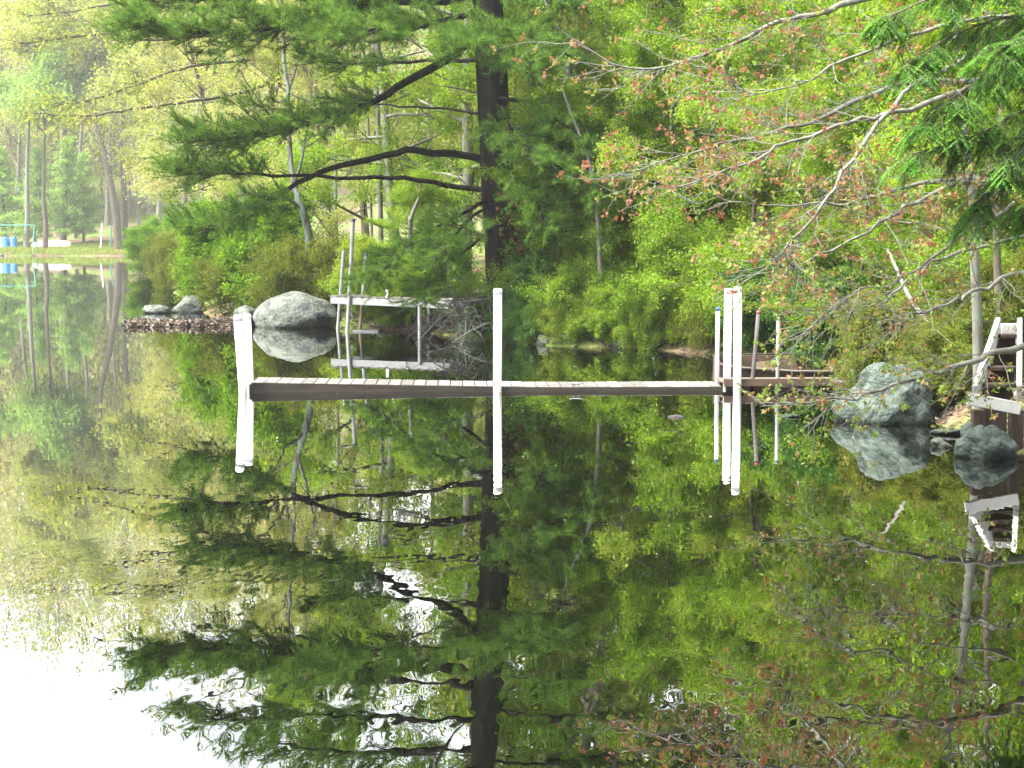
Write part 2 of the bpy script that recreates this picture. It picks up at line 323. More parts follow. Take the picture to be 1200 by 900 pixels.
def water_mat():
    m, nt, out = new_mat('water'); N, L = nt.nodes, nt.links
    g = N.new('ShaderNodeNewGeometry')
    def nz(scale, detail, sx=1, sy=1):
        mp = N.new('ShaderNodeMapping'); mp.inputs['Scale'].default_value = (sx, sy, 1); L.new(g.outputs['Position'], mp.inputs[0])
        n = N.new('ShaderNodeTexNoise'); n.inputs['Scale'].default_value = scale; n.inputs['Detail'].default_value = detail; n.inputs['Roughness'].default_value = .5
        L.new(mp.outputs[0], n.inputs[0]); return n.outputs[0]
    def math_(op, a, b):
        q = N.new('ShaderNodeMath'); q.operation = op
        for i, v in enumerate((a, b)):
            if isinstance(v, (int, float)): q.inputs[i].default_value = v
            else: L.new(v, q.inputs[i])
        return q.outputs[0]
    fine = math_('MULTIPLY', nz(8.0, 0, 2.2, .8), .00038)
    mid = math_('MULTIPLY', nz(2.4, 0, 1.2, 1.1), .0008)
    # open water feels more air than the lee of the bank; broken up by patches
    sep = N.new('ShaderNodeSeparateXYZ'); L.new(g.outputs['Position'], sep.inputs[0])
    lee = N.new('ShaderNodeMapRange'); lee.inputs[1].default_value = 6; lee.inputs[2].default_value = 17; lee.inputs[3].default_value = 1.0; lee.inputs[4].default_value = .22
    L.new(sep.outputs['Y'], lee.inputs[0])
    patch = N.new('ShaderNodeMapRange'); patch.inputs[1].default_value = .4; patch.inputs[2].default_value = .62; patch.inputs[3].default_value = .45; patch.inputs[4].default_value = 1.25
    L.new(nz(.45, 3, .5, 1.6), patch.inputs[0])
    amp = math_('MULTIPLY', lee.outputs[0], patch.outputs[0])
    h = math_('MULTIPLY', math_('ADD', fine, mid), amp)
    b = N.new('ShaderNodeBump'); b.inputs['Strength'].default_value = 1; b.inputs['Distance'].default_value = 1.0; L.new(h, b.inputs['Height'])
    df = N.new('ShaderNodeBsdfDiffuse'); df.inputs[0].default_value = (.001, .0013, .0005, 1)      # peat-dark water body
    gl = N.new('ShaderNodeBsdfGlossy'); gl.inputs['Roughness'].default_value = 0.0; gl.inputs[0].default_value = (1, 1, 1, 1)
    fz = N.new('ShaderNodeFresnel'); fz.inputs['IOR'].default_value = 1.33
    L.new(b.outputs[0], gl.inputs['Normal']); L.new(b.outputs[0], fz.inputs['Normal'])
    mx = N.new('ShaderNodeMixShader'); L.new(math_('POWER', fz.outputs[0], .58), mx.inputs[0]); L.new(df.outputs[0], mx.inputs[1]); L.new(gl.outputs[0], mx.inputs[2])
    L.new(mx.outputs[0], out.inputs[0]); return m
wv = MB().poly([(-420, -60, 0), (120, -60, 0), (120, 175, 0), (-420, 175, 0)], [(0, 1, 2, 3)])
tag(wv.build('water', water_mat()), 'still dark pond water mirroring the trees', kind='structure')

# ------------------------------------------------------------------ foliage engines
def leaf_faces(P, D, size, rng, aspect=.55, droop=.35, up=.7, fold=.12, tint=None, tjit=.25, wide=.45):
    """one folded kite per point; D is a rough growing direction"""
    n = len(P)
    t = unit(D * .5 + rng.normal(0, .7, (n, 3)) + np.array([0, 0, -droop]))
    nrm = np.array([0, 0, up]) + rng.normal(0, .5, (n, 3))
    nrm = unit(nrm - t * (nrm * t).sum(1, keepdims=True)); s = np.cross(t, nrm)
    L = (size * rng.uniform(.6, 1.35, n))[:, None]; W = L * aspect
    mid = P + t * L * wide
    V = np.stack([P, mid + s * W * .5 + nrm * fold * L, P + t * L, mid - s * W * .5 + nrm * fold * L], 1).reshape(-1, 3)
    Fq = np.arange(n * 4).reshape(n, 4)
    T = np.clip((rng.uniform(0, 1, n) if tint is None else tint + rng.normal(0, tjit, n)), 0, 1)
    return V, Fq, T
def lobed_faces(P, D, size, rng, droop=.8, tint=None, tjit=.2):
    """three-lobed young maple leaf: three kites from one stalk point"""
    n = len(P)
    t = unit(D * .3 + rng.normal(0, .5, (n, 3)) + np.array([0, 0, -droop]))
    nrm = rng.normal(0, 1, (n, 3)); nrm = unit(nrm - t * (nrm * t).sum(1, keepdims=True)); s = np.cross(t, nrm)
    L = (size * rng.uniform(.6, 1.3, n))[:, None]
    parts = []
    for ang, k in ((0, 1.0), (.85, .75), (-.85, .75)):
        d = t * math.cos(ang) + s * math.sin(ang); q = -t * math.sin(ang) + s * math.cos(ang)
        parts.append(np.stack([P, P + d * L * k * .5 + q * L * .22 + nrm * L * .1, P + d * L * k, P + d * L * k * .5 - q * L * .22 + nrm * L * .1], 1))
    V = np.stack(parts, 1).reshape(-1, 3); Fq = np.arange(n * 12).reshape(n * 3, 4)
    T = np.clip((rng.uniform(0, 1, n) if tint is None else tint + rng.normal(0, tjit, n)), 0, 1)
    return V, Fq, np.repeat(T, 3)
def needle_faces(P, D, rng, per=26, length=.10, width=.0045, spread=.75, tint=None):
    n = len(P); P = np.repeat(P, per, 0); D = np.repeat(D, per, 0); N_ = n * per
    d = unit(D + rng.normal(0, spread, (N_, 3)))
    s = unit(np.cross(d, rng.normal(0, 1, (N_, 3))))
    L = (length * rng.uniform(.7, 1.2, N_))[:, None]
    V = np.stack([P - s * width, P + s * width, P + d * L], 1).reshape(-1, 3)
    T = np.repeat(rng.uniform(0, 1, n) if tint is None else tint, per) + rng.normal(0, .1, N_)
    return V, np.arange(N_ * 3).reshape(N_, 3), np.clip(T, 0, 1)
def cat_faces(items):
    V, Fc, T, off = [], [], [], 0
    for v, f, t in items:
        V.append(v); Fc.append(f + off); T.append(t); off += len(v)
    return np.concatenate(V), np.concatenate(Fc), np.concatenate(T)

def wander(rng, p, d, L, n, jit=.12, bend=(0, 0, 0)):
    pts = [np.array(p, float)]; d = unit(np.array(d, float)); b = np.array(bend, float)
    st = L / n
    for i in range(n):
        d = unit(d + rng.normal(0, jit, 3) + b / n); pts.append(pts[-1] + d * st)
    return np.array(pts)
def along(pts, t):
    n = len(pts) - 1; x = min(max(t * n, 0), n - 1e-6); i = int(x); f = x - i
    return pts[i] * (1 - f) + pts[i + 1] * f, unit(pts[i + 1] - pts[i])
def fork(rng, d, spread, flat=.5):
    r = rng.normal(0, 1, 3); r[2] *= flat; r = unit(r - d * (r @ d))
    return unit(d * math.cos(spread) + r * math.sin(spread))

def grow(seed, H, r0, base=.3, spread=2.5, nl=18, nsub=7, ntw=5, twl=.55, up=.5, lean=(0, 0), top=1.0, flat=.5, jit=.06, anchors_per=5, bend_up=.25, prof='round', stems=1, wilt=0.0):
    """a branching skeleton: returns (trunk tubes, twig tubes, anchor points, anchor directions)"""
    rng = rngf(seed); TR, TW, AP, AD = [], [], [], []
    for s in range(stems):
        a = rng.uniform(0, 6.283); off = np.zeros(3) if stems == 1 else np.array([math.cos(a), math.sin(a), 0]) * rng.uniform(.02, .16) * H
        ln = np.array([lean[0], lean[1], 0]) + (0 if stems == 1 else np.array([math.cos(a), math.sin(a), 0]) * rng.uniform(.1, .55))
        h = H * (1 if stems == 1 else rng.uniform(.65, 1.05))
        tr = wander(rng, off - np.array([0, 0, .12]), np.array([0, 0, 1]) + ln * .7, h, 9, jit, ln * .3)
        tt = np.linspace(0, 1, len(tr)); rad = r0 * (1 - .86 * tt) * (1 + .45 * np.exp(-tt * 14))
        TR.append((tr, rad, 8 if r0 > .05 else 5))
        az = rng.uniform(0, 6.283)
        for i in range(nl):
            t = base + (top - base) * ((i + rng.uniform(0, .9)) / nl); t = min(t, .985)
            p, d = along(tr, t); az += 2.4 + rng.normal(0, .35); u = (t - base) / (1 - base)
            k = {'round': (.45 + 1.1 * u) * math.sqrt(max(1 - u, .03)) * 1.25, 'cone': 1 - u * .93, 'even': 1.0 - .5 * u * u}[prof]
            L = spread * k * rng.uniform(.7, 1.2) + .15
            e = up * (.4 + u) + rng.normal(0, .12)
            d0 = np.array([math.cos(az) * math.cos(e), math.sin(az) * math.cos(e), math.sin(e)])
            lp = wander(rng, p, d0, L, 6, .11, (0, 0, bend_up)); r1 = max(min(r0 * .42 * (1 - t * .6), .022 * L + .004), .004)
            TR.append((lp, r1 * np.linspace(1, .22, 7), 5))
            for j in range(nsub):
                q = rng.uniform(.25, 1); sp, sd = along(lp, q)
                sl = L * .42 * (1.15 - .55 * q) * rng.uniform(.6, 1.2) + .08
                sb = wander(rng, sp, fork(rng, sd, rng.uniform(.5, 1.0), flat), sl, 4, .13, (0, 0, .12 - wilt)); r2 = max(r1 * .4, .003)
                TW.append((sb, r2 * np.linspace(1, .35, 5), 3))
                for w in range(ntw):
                    q2 = rng.uniform(.2, 1); wp, wd = along(sb, q2); wl_ = twl * rng.uniform(.5, 1.2)
                    wb = wander(rng, wp, fork(rng, wd, rng.uniform(.3, 1.0), flat), wl_, 2, .18, (0, 0, .05 - wilt))
                    TW.append((wb, np.array([.0035, .0025, .0015]) * (1 + r0), 3))
                    for c in np.linspace(.25, 1, anchors_per):
                        ap, ad = along(wb, c); AP.append(ap); AD.append(ad)
    return TR, TW, np.array(AP), np.array(AD)

def leafy(name, seed, mats, leaf, per, jit, gk, leafkw=None, tint_scale=.35):
    """prototype (trunk mesh, twig mesh, crown mesh)"""
    TR, TW, AP, AD = grow(seed, **gk); rng = rngf(seed + 77)
    P = np.repeat(AP, per, 0) + rng.normal(0, jit, (len(AP) * per, 3)); D = np.repeat(AD, per, 0)
    ph = np.repeat(rng.normal(0, .18, len(AP)), per)
    tint = np.clip(.45 + ph + .25 * np.sin(P[:, 0] * 1.3 + seed) * np.sin(P[:, 1] * 1.1 + P[:, 2]), 0, 1)
    V, Fq, T = leaf_faces(P, D, leaf, rng, tint=tint, tjit=.2, **(leafkw or {}))
    me = mesh_faces(name + '_crown', V, Fq, T); me.materials.append(M[mats[1]])
    t1 = tubes_mesh(name + '_trunk', TR); t1.materials.append(M[mats[0]])
    t2 = tubes_mesh(name + '_twigs', TW); t2.materials.append(M[mats[2] if len(mats) > 2 else mats[0]])
    return t1, t2, me
def plant(name, proto, loc, rz, sc, label, cat, group=None, parts=('trunk', 'branches', 'crown'), mat=None, bark=None):
    root = empty(name, loc, rz); root.scale = (sc, sc, sc) if not hasattr(sc, '__len__') else sc
    for pn, me in zip(parts, proto):
        o = obj(pn, me, None, root)
        if pn in ('crown', 'foliage', 'branches', 'twigs'): o['kind'] = 'stuff'
        ov = mat if pn in ('crown', 'foliage') else (bark if pn in ('trunk', 'stems') else None)
        if ov:
            o.material_slots[0].link = 'OBJECT'; o.material_slots[0].material = M[ov]
    return tag(root, label, cat, group)
def put(px, Y, sink=.03):
    x = (px - 600) / F_PX * Y
    return (x, Y, max(gz(x, Y), -.3) - sink)

# ------------------------------------------------------------------ the dock
DA = math.radians(1.8)
DX, DY = np.array([math.cos(DA), math.sin(DA), 0]), np.array([-math.sin(DA), math.cos(DA), 0])
D0 = np.array([-3.09, 20.15, 0.0]); DLEN, DW = 5.62, .74
def dk(u, v, z): return D0 + DX * u + DY * v + np.array([0, 0, z])
def deck_z(u): return .116 - .064 * min(u / 3.4, 1.0)            # the outer end stands a little higher
dock = tag(empty('dock', tuple(D0), DA), 'long low grey plank dock lying just above the pond between white sleeved posts', 'dock')
def in_dock(me_obj): me_obj.parent = dock; return me_obj
for v, nm in ((-.004, 'front_stringer'), (DW + .004, 'rear_stringer'), (DW / 2, 'middle_stringer')):
    mb = MB(); n = 12; V = []
    for i in range(n + 1):
        u = .012 + (DLEN - .02) * i / n; zt = deck_z(u) - (.004 if v < .1 or v > .6 else .03)
        for y, z in ((v - .019, zt - .19), (v + .019, zt - .19), (v + .019, zt), (v - .019, zt)): V.append((u, y, z))
    Fs = [(4*i + a, 4*i + 4 + a, 4*i + 4 + (a + 1) % 4, 4*i + (a + 1) % 4) for i in range(n) for a in range(4)] + [(3, 2, 1, 0), (4*n, 4*n+1, 4*n+2, 4*n+3)]
    mb.poly(V, Fs).build(nm, M['wood_dark'], dock)
MB().box((-.009, DW / 2, .118 - .122), (.036, DW - .01, .19)).build('end_board', M['wood_dark'], dock)
random.seed(4)
pk = MB().box((0, 0, 0), (.138, DW - .034, .027)).mesh('plank', bevel=.003); pk.materials.append(M['wood_grey'])
u = .07
while u < DLEN - .05:
    o = obj('plank', pk, None, dock); o.location = (u, DW / 2 + random.uniform(-.002, .002), deck_z(u) - .0135 + random.uniform(-.0015, .0015) + .002)
    o.rotation_euler = (random.uniform(-.004, .004), .018 if u < 3.2 else 0, random.uniform(-.005, .005)); u += .1475
c = MB()                                                              # cleat
cx, cz = 3.86, deck_z(3.86)
c.tube([(cx - .085, .06, cz + .045), (cx - .05, .06, cz + .035), (cx, .06, cz + .033), (cx + .05, .06, cz + .035), (cx + .085, .06, cz + .045)], [.007, .011, .013, .011, .007], 8)
for s in (-.028, .028): c.tube([(cx + s, .06, cz - .002), (cx + s, .06, cz + .034)], [.012, .009], 8)
c.build('cleat', M['alum'], dock, smooth=True)
u0 = 5.66

def post(name, px, top_py, Y, r, mat, label, cap=None, lean=(0, 0), group=None, capmat=None, capr=1.0, k=16, bottom=-.9):
    b = at(px, 460, Y); top = at(px, top_py, Y)[2]
    root = tag(empty(name, (b[0], Y, 0)), label, 'post', group)
    base = (-lean[0] * .6, -lean[1] * .6, bottom); tp = (lean[0] * top, lean[1] * top, top)
    hc = (cap or 0)
    mb = MB().tube([base, (0, 0, 0), (tp[0], tp[1], top - hc * .5)], r, k, True); o = mb.build('sleeve' if r > .04 else 'pipe', mat, root); 
    for p in o.data.polygons: p.use_smooth = len(p.vertices) == 4
    if cap:
        R = r * capr; z0 = top - hc
        prof = [(R, 0), (R, hc * .72), (R * .86, hc * .92), (R * .45, hc)]
        mb = MB().tube([(tp[0], tp[1], z0 + h) for _, h in prof], [q for q, _ in prof], k, True)
        o = mb.build('cap', capmat or mat, root)
        for p in o.data.polygons: p.use_smooth = len(p.vertices) == 4
    return root
WP = 'white sleeved dock posts'
post('dock_post', 285, 369, 20.06, .050, M['pvc'], 'white sleeved post at the outer dock corner, leaning left, leftmost of all', .07, (-.055, .0), WP, None, 1.07)
post('dock_post', 293, 368, 20.42, .049, M['pvc'], 'white sleeved post just right of the leftmost leaning post at the dock end', .07, (-.03, .02), WP, None, 1.07)
post('dock_post', 583, 338, 20.22, .050, M['pvc'], 'single white sleeved post standing at the middle of the dock', .07, (.004, 0), WP, None, 1.07)
post('dock_post', 864, 336, 20.30, .049, M['pvc'], 'tallest white sleeved post at the inner dock end, right one of the close pair', .07, (-.006, 0), WP, None, 1.07)
post('dock_post', 852, 338, 21.05, .049, M['pvc'], 'white sleeved post behind the inner dock end, left one of the close pair', .07, (.004, 0), WP, None, 1.07)
post('pipe_post', 840, 360, 21.12, .028, M['galv'], 'thin pale metal pipe with blue cap left of the paired white posts', .045, (.004, 0), None, M['blue_cap'], 1.1, 10)
post('pipe_post', 881, 364, 20.7, .026, M['pipe_rust'], 'rusty thin pipe leaning right beside the paired white posts', .04, (.075, 0), None, M['pink_cap'], 1.1, 10)
post('pipe_post', 911, 372, 20.35, .025, M['pipe_grey'], 'straight thin grey pipe in front of the brown wooden boat', .03, (.002, 0), None, M['pipe_grey'], 1.1, 10)

# gangway from the dock to the bank
gw = tag(empty('gangway', tuple(dk(5.72, .0, 0)), math.radians(3)), 'weathered grey gangway boards leading from the dock to the bank', 'gangway')
for i in range(4):
    MB().box((1.05, .09 + i * .168, .085 + .004 * (i % 2)), (2.25, .158, .03)).build('board', M['wood_boatgrey'], gw, bevel=.004)
for x in (.1, 1.0, 1.95): MB().box((x, .35, .033), (.09, .7, .07)).build('crosspiece', M['wood_dark'], gw)
MB().box((.55, -.02, .10), (1.3, .035, .09)).build('side_board', M['wood_brown'], gw, bevel=.004)

# wooden rowboat behind the dock's inner end
def rowboat(x, y, rz):
    r = tag(empty('wooden_rowboat', (x, y, -.07), rz), 'open brown flat bottomed wooden rowboat lying behind the dock end', 'rowboat')
    L, st = 2.9, [(0, .26, .34), (.25, .36, .32), (.9, .47, .30), (1.7, .48, .30), (2.5, .40, .31), (2.9, .34, .33)]
    for s in (-1, 1):
        V, Fs = [], []
        for (x_, w, h) in st:
            for (yy, zz) in ((w * .82, 0), (w, h), (w - .028, h), (w * .82 - .028, 0.0)): V.append((x_, s * yy, zz))
        for i in range(len(st) - 1):
            for a in range(4): Fs.append((4*i + a, 4*i + 4 + a, 4*i + 4 + (a + 1) % 4, 4*i + (a + 1) % 4))
        Fs += [(0, 1, 2, 3), (4*(len(st)-1)+3, 4*(len(st)-1)+2, 4*(len(st)-1)+1, 4*(len(st)-1))]
        side = MB().poly(V, Fs).build('side', M['wood_brown'], r)
        MB().tube([(x_, s * (w + .012), h + .008) for x_, w, h in st], .02, 6).build('gunwale', M['wood_boatgrey'] if s < 0 else M['wood_dark'], side)
        for x_ in (.55, 1.1, 1.65, 2.2):
            w = np.interp(x_, [q[0] for q in st], [q[1] for q in st])
            MB().beam((x_, s * (w * .82 - .045), .02), (x_, s * (w - .045), .285), .03, .03, (1, 0, 0)).build('rib', M['wood_brown'], r)
    MB().poly([(x_, s * w * .81, .012) for x_, w, h in st for s in (-1, 1)], [(2*i, 2*i+2, 2*i+3, 2*i+1) for i in range(len(st)-1)]).build('floor', M['wood_boatgrey'], r)
    MB().box((.0, 0, .17), (.03, .52, .35)).build('bow_board', M['wood_brown'], r); MB().box((2.9, 0, .165), (.03, .68, .34)).build('transom', M['wood_brown'], r)
    for x_, w in ((.62, .80), (1.55, .90), (2.45, .78)):
        MB().box((x_, 0, .225), (.22, w, .024)).build('thwart', M['wood_brown'], r, bevel=.004)
    return r
b = at(846, 448, 21.4); rowboat(b[0] - .02, 21.75, math.radians(3)).rotation_euler[0] = math.radians(9)

# ------------------------------------------------------------------ neighbour's dock behind
nd = tag(empty('neighbour_dock', (0, 0, 0)), 'pale metal dock section on thin legs between the big boulder and the pine', 'dock')
A, B = at(388, 352, 33.2), at(528, 358, 31.6)
def lerp(a, b, t): return a * (1 - t) + b * t
bk = np.array([.25, .85, 0])
MB().beam(A, B, .05, .13).build('front_beam', M['alum'], nd, bevel=.006)
MB().beam(A + bk, B + bk, .05, .13).build('rear_beam', M['alum'], nd, bevel=.006)
for t in np.linspace(.02, .98, 15):
    p = lerp(A, B, t) + np.array([0, 0, .081]); MB().beam(p - bk * .02, p + bk * 1.02, .145, .03).build('plank', M['wood_grey'], nd)
for px, py, t, oy in ((414, 257, .17, -.05), (403, 293, .10, .9), (429, 297, .30, .9)):
    q = lerp(A, B, t); Yp = q[1] + oy; top = at(px, py, Yp); foot = at(px - 7, 388, Yp)
    o = MB().tube([(foot[0] - .01, Yp, -.7), (foot[0], Yp, 0), (top[0], Yp, top[2])], .036, 10).build('pole', M['galv'], nd, smooth=False)
    if px != 403: MB().tube([(top[0], Yp, top[2] - .05), (top[0], Yp, top[2] + .012)], .041, 10).build('cap', M['blue_cap'], o)
for px, t, oy in ((492, .76, -.05), (500, .8, .9)):
    q = lerp(A, B, t); MB().tube([(at(px, 385, q[1])[0], q[1] + oy, -.6), (at(px, 385, q[1])[0], q[1] + oy, q[2])], .034, 10).build('leg', M['galv'], nd)
q = lerp(A, B, .1); MB().beam((q[0], q[1] + .8, q[2] - .05), (q[0] + .2, q[1] - .02, .28), .03, .03).build('brace', M['alum'], nd)
q = lerp(A, B, .48); MB().box((q[0], q[1], q[2] + .16), (.05, .05, .17)).build('bracket', M['hull_white'], nd)
q = lerp(A, B, .33); MB().box((q[0] - .1, q[1] + .4, .012), (.5, .4, .03)).build('foot_plate', M['alum'], nd)

# ------------------------------------------------------------------ steps on the right bank
sp = tag(empty('bank_steps', (0, 0, 0)), 'white edged dark wooden steps climbing the bank at the right edge', 'steps')
L0, L1 = at(1143, 461, 14.6), at(1170, 381, 15.7)
wv_ = np.array([.385, .03, 0])
MB().beam(L0, L1, .045, .16).build('stringer', M['paint_white'], sp, bevel=.006)
MB().beam(L0 + wv_, L1 + wv_ * .52, .045, .16).build('stringer', M['paint_white'], sp, bevel=.006)
for t in (.16, .40, .64, .88):
    p = lerp(L0, L1, t); w = wv_ * (1 - .48 * t); MB().beam(p + w * .08 - np.array([0, 0, .03]), p + w * .92 - np.array([0, 0, .03]), .19, .035).build('tread', M['wood_deepbrown'], sp, bevel=.004)
    MB().beam(p + w * .08 + np.array([0, .08, -.11]), p + w * .92 + np.array([0, .08, -.11]), .022, .15).build('riser', M['wood_deepbrown'], sp)
f0 = at(1134, 467, 14.4); f1 = at(1196, 479, 14.4)
MB().beam(f0, f1, .03, .105).build('front_board', M['paint_white'], sp, bevel=.005)
t0, t1 = at(1173, 391, 15.75), at(1197, 391, 15.75); MB().beam(t0, t1, .03, .19).build('top_board', M['paint_white'], sp, bevel=.005)
for px in (1144, 1188):
    p = at(px, 480, 14.5); MB().box((p[0] + .02, 14.5, p[2] * .5 - .2), (.11, .09, p[2] + .4)).build('leg', M['wood_deepbrown'], sp, bevel=.006)
p = at(1166, 492, 14.52); MB().box((p[0], 14.53, .22), (.20, .03, .42)).build('kick_board', M['wood_deepbrown'], sp)

# ------------------------------------------------------------------ rocks
def rock_mesh(name, seed, sub=4, rough=.22, sharp=1.0):
    import bmesh
    bm = bmesh.new(); bmesh.ops.create_icosphere(bm, subdivisions=sub, radius=1)
    o = Vector((seed * 7.3, seed * 3.1, seed * 1.7))
    for v in bm.verts:
        p = v.co.copy()
        d = mnoise.noise(p * .9 + o) * rough * 1.5 + mnoise.noise(p * 2.2 + o) * rough * .6 + mnoise.noise(p * 6 + o) * rough * .16 + mnoise.noise(p * 14 + o) * rough * .05
        cut = 0
        for k in range(5):
            n = Vector((math.sin(seed + k * 2.1), math.cos(seed * 1.7 + k * 1.3), .5 * math.sin(k * 1.9 + seed * .7) + .2)).normalized()
            e = p.dot(n) - .72
            if e > 0: cut += e * .65 * sharp
        v.co = p * (1 + d - cut)
    me = bpy.data.meshes.new(name); bm.to_mesh(me); bm.free()
    me.polygons.foreach_set('use_smooth', np.ones(len(me.polygons), bool))
    return me
def rock(px0, px1, top_py, Y, seed, mat, label, group=None, depth=1.0, rough=.2, sub=4, name='boulder', zoff=-.15, rz=0, cat='rock', sharp=1.0):
    x0, x1 = at(px0, 400, Y)[0], at(px1, 400, Y)[0]; zt = at(600, top_py, Y)[2]
    me = rock_mesh(name, seed, sub, rough, sharp)
    co = np.array([v.co for v in me.vertices]); lo, hi = co.min(0), co.max(0)
    w = x1 - x0; sx = w / (hi[0] - lo[0]); zb = zt * zoff * 4 if zt > 0 else -.2
    sz = (zt - zb) / (hi[2] - lo[2]); sy = sx * depth
    for v in me.vertices: v.co = ((v.co.x - (lo[0] + hi[0]) / 2) * sx, (v.co.y - (lo[1] + hi[1]) / 2) * sy, (v.co.z - lo[2]) * sz + zb)
    o = obj(name, me, M[mat]); o.location = ((x0 + x1) / 2, Y, 0)
    return tag(o, label, cat, group)
rock(296, 400, 341, 34.9, 3.2, 'rock_lichen', 'big round lichen covered boulder behind the outer dock end', depth=.8, rough=.13, sub=5, sharp=.6)
rock(274, 303, 357, 35.6, 5.1, 'rock_lichen', 'small grey rock tucked behind the white post left of the big boulder', depth=1.2)
rock(976, 1100, 424, 17.0, 8.4, 'rock_green', 'big blue green lichen boulder at the water right of the dock', depth=.75, rough=.2, sub=5)
rock(1121, 1196, 497, 14.2, 2.6, 'rock_green', 'pointed green grey rock in front of the bank steps', depth=.8, rough=.24, sub=5)
rock(1092, 1130, 501, 15.9, 6.1, 'rock_lichen', 'low grey flat stone between the green boulder and pointed rock', depth=.8)
rock(1128, 1165, 487, 15.4, 7.7, 'rock_green', 'small grey stone under the front board of the steps', depth=.9)
rock(202, 243, 346, 41.5, 9.3, 'rock_lichen', 'grey rock beside the shrubs beyond the stone spit', depth=.9)
rock(168, 200, 357, 41.2, 14.7, 'rock_lichen', 'low dark rock left of the grey rock beyond the spit', depth=.9)
rock(783, 803, 486, 17.35, 1.4, 'rock_brown', 'small dark stone breaking the water in front of the dock', depth=.9, sub=3)
rock(914, 938, 485, 17.4, 11.2, 'rock_green', 'small pale green stone below the straight grey pipe', depth=.9, sub=3)
rock(672, 722, 384, 29.2, 12.3, 'rock_green', 'grey rock half hidden by bank shrubs behind the dock middle', depth=.8)
rock(480, 552, 366, 33.0, 13.9, 'rock_brown', 'flat brown ledge rock under the metal dock section', depth=.9, rough=.3)
rock(536, 566, 372, 31.6, 15.2, 'rock_green', 'dark rock at the foot of the pine roots', depth=.9, rough=.3)
rngs = rngf(5)
pm = None
for i in range(26):
    px = 146 + i * 5.1 + rngs.uniform(-3, 3); Y = 35.3 + rngs.uniform(-.5, .5); w = rngs.uniform(4, 15)
    rock(px - w / 2, px + w / 2, 381 - rngs.uniform(0, 8) + (0 if i > 4 else -2), Y, 20 + i * 1.37, 'rock_brown' if i % 3 else 'rock_lichen', 'small stone in the low brown rubble spit left of the big boulder', 'stones of the rubble spit', depth=1.0, sub=2, rough=.3, name='stone')
for i, (px, py, Y) in enumerate(((1030, 482, 19), (1105, 520, 14.9), (960, 462, 20.6), (640, 400, 29), (770, 406, 27.9), (726, 404, 28.3), (600, 397, 30.2), (450, 384, 34))):
    rock(px - 12, px + 13, py - 8, Y, 60 + i * 2.3, 'rock_lichen' if i % 2 else 'rock_green', ['small stone at the waterline right of the gangway', 'small stone beside the pointed rock', 'small stone under the gangway edge', 'stone on the shore right of the pine foot', 'stone below the olive bank shrubs behind the paired posts', 'stone at the waterline left of the paired posts', 'stone at the very foot of the pine', 'stone beneath the neighbouring metal dock'][i], 'stones along the bank', sub=3, rough=.3, name='stone')

# ------------------------------------------------------------------ the big pine
def limb_pts(spec, n=3):
    P = np.array([at(*s) for s in spec]); out = []
    m = len(P)
    for i in range(m - 1):
        p0, p1, p2, p3 = P[max(i-1, 0)], P[i], P[i+1], P[min(i+2, m-1)]
        for t in np.linspace(0, 1, n, endpoint=False):
            out.append(.5 * ((2*p1) + (-p0+p2)*t + (2*p0-5*p1+4*p2-p3)*t*t + (-p0+3*p1-3*p2+p3)*t**3))
    out.append(P[-1]); return np.array(out)
PY = 31.0
pr = rngf(11)
pine_root = tag(empty('white_pine', (0, 0, 0)), 'big dark trunked pine reaching long limbs to the left over the water', 'pine tree')
tr_spec = [(597, 375), (594, 340), (588, 290), (583, 230), (580, 170), (577, 110), (574, 50), (571, 0), (566, -90), (563, -190), (560, -300), (558, -420), (557, -520)]
tp = np.array([at(px, py, PY) for px, py in tr_spec]); tp[0, 2] = min(tp[0, 2], gz(tp[0, 0], PY) - .2)
tr = np.array([.52, .40, .345, .33, .32, .31, .30, .29, .26, .22, .17, .10, .03])
def pine_trunk():
    k = 28; V, Q = [], []
    P, R = [], []
    for i in range(len(tp) - 1):
        for t in np.linspace(0, 1, 8, endpoint=False): P.append(lerp(tp[i], tp[i+1], t)); R.append(lerp(tr[i], tr[i+1], t))
    P.append(tp[-1]); R.append(tr[-1])
    for i, (p, r) in enumerate(zip(P, R)):
        for j in range(k):
            a = 2 * math.pi * j / k
            rr = r * (1 + .05 * math.sin(a * 5 + i * .05) + .06 * mnoise.noise(Vector((math.cos(a) * 4, math.sin(a) * 4, p[2] * .9))) + (.25 * max(0, math.sin(a * 4 + 1)) * math.exp(-max(p[2] - .5, 0) * 2.2)))
            rr *= .9 * (1 + .0) + .045 * mnoise.noise(Vector((math.cos(a) * 11, math.sin(a) * 11, p[2] * 2.2)))
            V.append((p[0] + rr * math.cos(a), p[1] + rr * math.sin(a), p[2]))
    for i in range(len(P) - 1):
        for j in range(k): Q.append((i*k+j, i*k+(j+1) % k, (i+1)*k+(j+1) % k, (i+1)*k+j))
    return mesh_faces('pine_trunk', np.array(V), np.array(Q), smooth=True)
obj('trunk', pine_trunk(), M['bark_pine'], pine_root)
